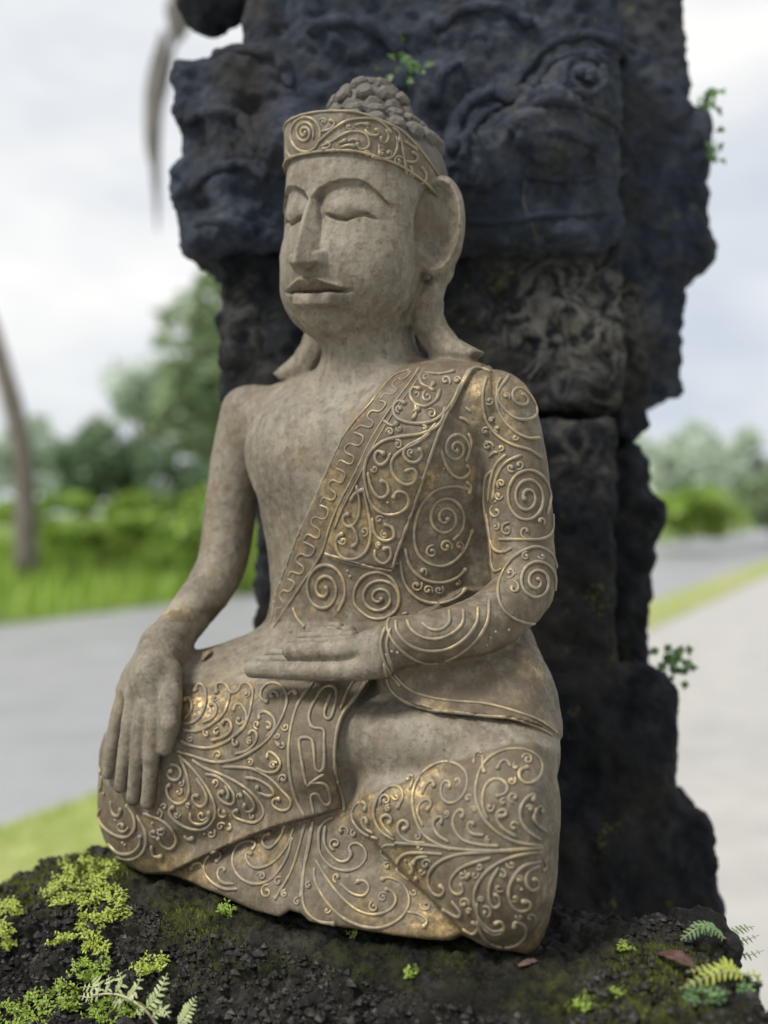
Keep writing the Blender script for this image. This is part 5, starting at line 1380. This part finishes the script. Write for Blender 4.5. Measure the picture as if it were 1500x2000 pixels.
# ================================================================== SMALL PLANTS ON THE LEDGE
def leafquads(base, d, nrm, ln, wd):
    """folded rhombic leaves: base, left, tip, right; arrays (n,3)"""
    s = np.cross(d, nrm); s /= np.linalg.norm(s, axis=1, keepdims=True)+1e-9
    up = nrm*(wd*0.25)[:, None]
    m = base+d*(ln*0.48)[:, None]
    L = m-s*(wd*0.5)[:, None]+up; R = m+s*(wd*0.5)[:, None]+up
    Tt = base+d*ln[:, None]-nrm*(ln*0.12)[:, None]
    m1 = base+d*(ln*0.5)[:, None]
    return np.stack([base, L, Tt, m1, R], 1)
def herb(cx, cy, rx, ry, n, size, mat, label, group=None, rot=0.0, lift=0.006):
    rr = np.random.default_rng(int(cx*7+cy)); bases = []; V5 = []
    stemV, stemQ = [], []
    root = None
    for i in range(n):
        a = rr.uniform(0, 2*math.pi); k = math.sqrt(rr.uniform(0, 1))
        ex, ey = rx*k*math.cos(a), ry*k*math.sin(a)
        x = cx+ex*math.cos(rot)-ey*math.sin(rot); y = cy+ex*math.sin(rot)+ey*math.cos(rot)
        h, nn = cast(BV_L, x, y)
        if h is None: continue
        if root is None: root = h
        axis = nn*0.5+np.array([rr.normal(0, 0.45), -0.25+rr.normal(0, 0.3), 0.55]); axis /= np.linalg.norm(axis)
        H = size*rr.uniform(0.7, 2.1)
        nl = rr.integers(2, 5)
        tipp = h+axis*H
        k0 = len(stemV); sd = np.cross(axis, np.array([0, 1.0, 0])); sd /= np.linalg.norm(sd)+1e-9
        stemV += [h-sd*0.0003-axis*0.002, h+sd*0.0003-axis*0.002, tipp+sd*0.0002, tipp-sd*0.0002]; stemQ.append((k0, k0+1, k0+2, k0+3))
        for j in range(nl):
            t = (j+1)/nl; p = h+axis*H*t; ph = j*2.4+rr.uniform(0, 1)
            u = np.cross(axis, [0, 0.3, 1.0]); u /= np.linalg.norm(u); v = np.cross(axis, u)
            for s in (0, math.pi):
                dd = (u*math.cos(ph+s)+v*math.sin(ph+s))*0.9+axis*rr.uniform(-0.1, 0.5); dd /= np.linalg.norm(dd)
                bases.append((p, dd, axis, size*rr.uniform(0.65, 1.15)*(1.05-0.35*t)))
    if not bases: return
    B = np.array([b[0] for b in bases]); D = np.array([b[1] for b in bases]); A = np.array([b[2] for b in bases]); S = np.array([b[3] for b in bases])
    V5 = leafquads(B, D, A, S*1.12, S*0.56).reshape(-1, 3); k = np.arange(len(bases))[:, None]*5
    tr = np.vstack([k+np.array([0, 3, 1]), k+np.array([1, 3, 2]), k+np.array([0, 4, 3]), k+np.array([3, 4, 2])])
    e = empty('creeping_herb', root, label, 'plant', group)
    mesh_np('leaves', V5, None, mat, e, True, root, tr)['kind'] = 'stuff'
    mesh_np('stems', np.array(stemV), stemQ, M_STEM, e, True, root)['kind'] = 'stuff'
HG = 'creeping herbs on the ledge'
herb(165, 1705, 70, 24, 60, 0.0046, M_HERB, 'bright yellow-green herb mat on the crest of the ledge by the statue knee', HG, -0.15)
herb(130, 1745, 50, 26, 50, 0.0046, M_HERB, 'lime herb clump hanging over the dark crevice below the crest mat', HG, -0.2)
herb(195, 1755, 48, 28, 60, 0.0044, M_HERB, 'thick herb clump in the middle of the trailing herb band', HG, 0.1)
herb(225, 1790, 26, 14, 22, 0.0044, M_HERB, 'small herb sprig reaching from the trailing band towards the statue hem', HG)
herb(175, 1808, 24, 26, 28, 0.0044, M_HERB, 'narrow herb strand trailing down the rock face', HG, 0.3)
herb(125, 1838, 26, 10, 16, 0.0042, M_HERB, 'thin herb shoot sticking out sideways from the trailing strand', HG, -0.4)
herb(188, 1845, 26, 24, 34, 0.0044, M_HERB, 'rounded herb clump low on the trailing strand', HG)
herb(178, 1895, 36, 24, 44, 0.0044, M_HERB2, 'green herb clump just above the pale curled fern', HG, -0.3)
herb(293, 1890, 40, 14, 34, 0.0044, M_HERB, 'flat herb clump beside the pale curled fern tips', HG, -0.25)
herb(18, 1778, 26, 12, 24, 0.0048, M_HERB, 'tiny bright herb tuft on the outer rim of the ledge', HG)
herb(8, 1835, 20, 26, 26, 0.0048, M_HERB, 'herb tuft on the outer side of the ledge below the rim tuft', HG)
herb(95, 1965, 70, 34, 80, 0.0046, M_HERB2, 'large green herb clump at the foot of the rock face', HG, -0.3)
herb(20, 1985, 40, 26, 30, 0.0046, M_HERB2, 'loose green herb patch next to the large foot clump', HG)
herb(225, 1975, 50, 26, 50, 0.0046, M_HERB2, 'green herb clump under the pale curled fern stem', HG)
herb(442, 1782, 14, 14, 12, 0.0042, M_HERB2, 'single green herb tuft right under the statue hem', HG)
herb(805, 1905, 10, 12, 6, 0.0040, M_HERB2, 'tiny green sprout on the bare rock in front of the statue', HG)
herb(688, 1832, 8, 6, 6, 0.0032, M_HERB2, 'tiny sprout under the notch of the statue hem', HG)
herb(1375, 1950, 36, 14, 18, 0.0046, M_FERNG, 'soft green moss tuft below the yellow-green fern', HG)
herb(1458, 1936, 18, 10, 12, 0.0036, M_FERNG, 'tiny pale rosette on the outer end of the ledge', HG)
herb(1140, 1965, 14, 10, 8, 0.0040, M_HERB2, 'lone green sprout on the mossy flat of the ledge', HG)
herb(1205, 1945, 12, 8, 7, 0.0036, M_HERB2, 'faint green tuft on the moss between the red leaf and the fern', HG)
herb(1225, 1852, 14, 8, 7, 0.0034, M_HERB2, 'small shaded sprout near the foot of the pillar', HG)
# fine moss fuzz: short blades where the rock is mossy
idx = np.flatnonzero((moss > 0.30) & (Nl[:, 2] > 0.1))
w_ = moss[idx]; idx = RNG.choice(idx, 15000, p=w_/w_.sum())
p = Vl[idx]+RNG.normal(0, 0.0008, (len(idx), 3)); nn = Nl[idx]*0.5+np.array([0, 0, 0.6])+RNG.normal(0, 0.35, (len(idx), 3)); nn /= np.linalg.norm(nn, axis=1, keepdims=True)
hh = RNG.uniform(0.0012, 0.0036, len(idx)); sd = np.cross(nn, RNG.normal(0, 1, (len(idx), 3))); sd /= np.linalg.norm(sd, axis=1, keepdims=True)
Vm = np.stack([p-sd*0.00045-nn*0.0006, p+sd*0.00045-nn*0.0006, p+nn*hh[:, None]], 1).reshape(-1, 3)
M_MOSS = leaf_material('olive_moss_blade', (0.075, 0.085, 0.012), (0.20, 0.235, 0.030), 40, 0.25)
o = mesh_np('moss', Vm, None, M_MOSS, None, True, (0, 0, 0), np.arange(len(Vm)).reshape(-1, 3)); tag(o, 'short olive green moss on the dark ledge', 'moss', kind='stuff')

# ---- ferns: rib + two rows of leaflets
def frond(e, origin, pts3, n, w0, mat, nrm=np.array([0, -0.8, 0.6]), curl=0.25, stem_r=0.0006, one=False):
    pp = smooth_line(pts3, 10)
    seg = np.concatenate([[0], np.cumsum(np.linalg.norm(np.diff(pp, axis=0), axis=1))]); L = seg[-1]
    def at(t): return np.array([np.interp(t*L, seg, pp[:, k]) for k in range(3)])
    Nn = np.tile(nrm/np.linalg.norm(nrm), (len(pp), 1))
    Vt, q, tr = tube_mesh(pp, Nn, np.linspace(stem_r, stem_r*0.4, len(pp)), 6, 1.0)
    mesh_np('rib', Vt, q, M_STEM, e, True, origin, tr)
    for i in range(n):
        t = 0.12+0.86*i/(n-1); c = at(t); d = at(min(1, t+0.03))-at(t-0.03); d /= np.linalg.norm(d)
        side = np.cross(d, nrm); side /= np.linalg.norm(side)
        for s in (-1, 1):
            ln = w0*(math.sin(math.pi*(0.18+0.80*t))**0.8)*random.uniform(0.85, 1.12)
            dd = side*s*0.88+d*0.48+nrm*random.uniform(-0.25, 0.15); dd /= np.linalg.norm(dd)
            ws = ln*0.36; m = 5; Vv = []
            for k in range(m+1):
                u = k/m; wid = ws*0.5*(math.sin(math.pi*(0.22+0.74*u))**0.7); ctr = c+dd*ln*u-nrm*ln*curl*u*u
                w2 = np.cross(dd, nrm); w2 /= np.linalg.norm(w2)
                Vv += [ctr-w2*wid+nrm*wid*0.35, ctr, ctr+w2*wid+nrm*wid*0.35]
            q2 = []
            for k in range(m):
                for j in range(2): q2.append((k*3+j, k*3+j+1, (k+1)*3+j+1, (k+1)*3+j))
            mesh_np('leaflet', np.array(Vv), q2, mat, e, True, origin)
def LP(x, y, lift):
    h, nn = cast(BV_L, x, y)
    if h is None: return YP(x, y, 0.66)
    r = ray(x, y); return h - r*lift
def F4(u, v, lift): return LP(u*0.28, 1640+v*0.28, lift)
org = F4(1090, 1286, 0.0)
e = empty('fern', org, 'pale green curled fern frond creeping over the rock face', 'fern')
main = [F4(1100, 1300, 0.004), F4(1010, 1185, 0.018), F4(880, 1100, 0.026), F4(770, 1075, 0.026), F4(640, 1085, 0.020)]
pp = smooth_line(main, 8); Vt, q, tr = tube_mesh(pp, np.tile(np.array([0, -0.8, 0.6]), (len(pp), 1)), np.linspace(0.0011, 0.0006, len(pp)), 7, 1.0)
mesh_np('stem', Vt, q, M_STEM, e, True, org, tr)
for a, m, b, n, w in [((1010, 1185), (1100, 1080), (1168, 930), 8, 0.0062), ((1060, 1240), (1130, 1180), (1180, 1240), 6, 0.0055), ((880, 1100), (950, 1040), (985, 930), 7, 0.0055), ((800, 1080), (850, 1000), (820, 910), 6, 0.0055), ((740, 1075), (765, 1010), (755, 945), 5, 0.0048),
                      ((680, 1085), (690, 1010), (650, 955), 5, 0.0050), ((770, 1075), (660, 1030), (560, 1030), 6, 0.0048), ((700, 1085), (620, 1100), (555, 1090), 5, 0.0044), ((880, 1100), (840, 1140), (780, 1130), 5, 0.0042), ((1010, 1185), (960, 1220), (980, 1190), 4, 0.004)]:
    frond(e, org, [F4(*a, 0.022), F4(*m, 0.026), F4(*b, 0.022)], n, w, M_FERNP)
org2 = F4(1240, 1290, 0.0)
e2 = empty('fern', org2, 'single upright pale fern tip beside the curled frond', 'fern')
frond(e2, org2, [F4(1235, 1300, 0.006), F4(1310, 1200, 0.014), F4(1368, 1095, 0.016)], 9, 0.0060, M_FERNP)
def F3(u, v, d): return YP(1180+u*0.23, 1540+v*0.23, d)
org3 = F3(1020, 1270, 0.685)
e3 = empty('fern', org3, 'dark-backed green fern arching over the broken corner stone', 'fern')
for pts, n, w in [([F3(1030, 1275, 0.685), F3(880, 1165, 0.675), F3(740, 1160, 0.67)], 8, 0.0058), ([F3(900, 1190, 0.68), F3(790, 1190, 0.672), F3(650, 1285, 0.665)], 8, 0.0056), ([F3(1040, 1260, 0.69), F3(1120, 1200, 0.70), F3(1275, 1170, 0.72)], 7, 0.0046), ([F3(1040, 1270, 0.69), F3(1180, 1290, 0.705), F3(1315, 1245, 0.72)], 7, 0.0046), ([F3(1050, 1290, 0.69), F3(1200, 1410, 0.70), F3(1355, 1375, 0.715)], 7, 0.0044)]:
    frond(e3, org3, pts, n, w, M_FERNG, np.array([0, -0.6, 0.8]))
org4 = F3(1210, 1600, 0.62)
e4 = empty('fern', org4, 'yellow-green fern lying on the moss beside the red dry leaf', 'fern')
for pts, n, w in [([F3(1230, 1590, 0.622), F3(1000, 1560, 0.612), F3(640, 1700, 0.60)], 11, 0.0058), ([F3(1220, 1580, 0.622), F3(960, 1530, 0.62), F3(700, 1555, 0.612)], 9, 0.0048), ([F3(1100, 1570, 0.622), F3(1060, 1510, 0.622), F3(990, 1490, 0.62)], 5, 0.0060), ([F3(1200, 1590, 0.622), F3(1300, 1590, 0.626), F3(1340, 1690, 0.63)], 5, 0.0050)]:
    frond(e4, org4, pts, n, w, M_FERNY, np.array([0, -0.7, 0.7]))
# ---- dry leaves
def dry_leaf(name, a, b, wid, mat, label, nrm, arch=0.25, fold=0.5):
    a = np.asarray(a); b = np.asarray(b); d = b-a; L = np.linalg.norm(d); d /= L
    s = np.cross(d, nrm); s /= np.linalg.norm(s); up = np.cross(s, d); Vv = []; m = 12
    for k in range(m+1):
        u = k/m; w2 = wid*(math.sin(math.pi*min(0.985, 0.04+0.94*u))**0.75)*(1+0.10*math.sin(u*17)); c = a+d*L*u+up*arch*wid*math.sin(math.pi*u)
        for j, v in enumerate((-1, -0.5, 0, 0.5, 1)): Vv.append(c+s*v*w2+up*abs(v)*w2*fold+up*0.0004*math.sin(u*23+v*5))
    q = [(k*5+j, k*5+j+1, (k+1)*5+j+1, (k+1)*5+j) for k in range(m) for j in range(4)]
    o = mesh_np(name, np.array(Vv), q, mat); sm = o.modifiers.new('thickness', 'SOLIDIFY'); sm.thickness = 0.0005
    tag(o, label, 'leaf'); return o
dry_leaf('dry_leaf', F3(450, 1405, 0.655), F3(770, 1520, 0.625), 0.0052, M_REDLEAF, 'curled red-brown dry leaf lying on the moss next to the yellow-green fern', np.array([0.1, -0.5, 0.85]), 0.5, 0.35)
h1, _ = cast(BV_L, 1012, 1892); h2, _ = cast(BV_L, 1050, 1884)
if h1 is not None and h2 is not None: dry_leaf('dry_leaf', h1+ZV*0.002, h2+ZV*0.003, 0.0022, M_REDLEAF, 'small rust red leaf scrap at the tip of the statue knee', np.array([0, -0.4, 0.9]), 0.3, 0.3)
H, N, has = march(FB, [396, 396, 400, 404, 408, 412, 416], [1292, 1286, 1282, 1279, 1276, 1274, 1272])
k1 = 0
for k in range(1, 7):
    if has[k] and np.linalg.norm(H[k]-H[0]) < 0.016: k1 = k
H = np.array([H[0], H[max(k1, 1)]]); N = np.array([N[0], N[max(k1, 1)]])
if np.linalg.norm(H[1]-H[0]) > 0.02: H[1] = H[0]+LV*0.011+FV*(-0.005)
H[1] = H[0]+(H[1]-H[0])/np.linalg.norm(H[1]-H[0])*0.014
dry_leaf('dry_leaf', H[0]+N[0]*0.0012, H[1]+N[1]*0.0012, 0.0028, M_DRYLEAF, 'thin dry brown leaf lying on the statue lap inside the bent arm', N[0]*0.5+np.array([0, 0, 1.0]), 0.5, 0.6)
# ---- weeds growing out of the pillar
def weed(name, px, py, depth, n, size, mat, label, spread=24):
    o0 = YP(px, py, depth); e = empty(name, o0, label, 'plant', 'weeds growing out of the pillar')
    rr = random.Random(px)
    for i in range(n):
        tip = YP(px+rr.uniform(-0.3, 1.0)*spread, py+rr.uniform(-1, 1)*spread*1.3, depth-0.01+rr.uniform(-0.02, 0.02))
        d = tip-o0; L = np.linalg.norm(d); d /= L
        pp = smooth_line([o0, o0+d*L*0.5+np.array([0, 0, 0.004]), tip], 4)
        Vt, q, tr = tube_mesh(pp, np.tile(np.array([0.3, -0.9, 0.2]), (len(pp), 1)), np.full(len(pp), 0.0006), 5, 1.0); mesh_np('stem', Vt, q, M_FERNG, e, True, o0, tr)
        for k in range(3):
            c = tip+np.array([rr.gauss(0, 1), rr.gauss(0, 0.5), rr.gauss(0, 1)])*size*0.5
            dd = np.array([rr.gauss(0.3, 1), rr.gauss(-0.3, 0.5), rr.gauss(0, 1)]); dd /= np.linalg.norm(dd)
            A = np.array([[rr.gauss(0, 0.4), -1.0, 0.4]]); A /= np.linalg.norm(A)
            V5 = leafquads(c[None], dd[None], A, np.array([size]), np.array([size*0.75]))[0]
            mesh_np('leaf', V5, None, mat, e, True, o0, [(0, 3, 1), (1, 3, 2), (0, 4, 3), (3, 4, 2)])
M_WEED = leaf_material('small_weed_leaf', (0.05, 0.12, 0.04), (0.12, 0.22, 0.07), 60)
weed('wall_weed', 1362, 205, 1.14, 5, 0.015, M_WEED, 'leafy weed sprouting high on the edge of the carved block', 26)
weed('wall_weed', 1398, 292, 1.14, 3, 0.013, M_WEED, 'small weed hanging just under the leafy one on the carved block', 18)
weed('wall_weed', 1300, 1290, 1.08, 8, 0.013, M_WEED, 'low weed tucked on the shoulder of the pillar foot', 22)
weed('wall_weed', 790, 118, 0.99, 6, 0.012, M_WEED, 'tiny pale weed on the front of the carved block above the statue', 22)
print('all done', round(time.time()-T0, 1), 'objects', len(bpy.data.objects))
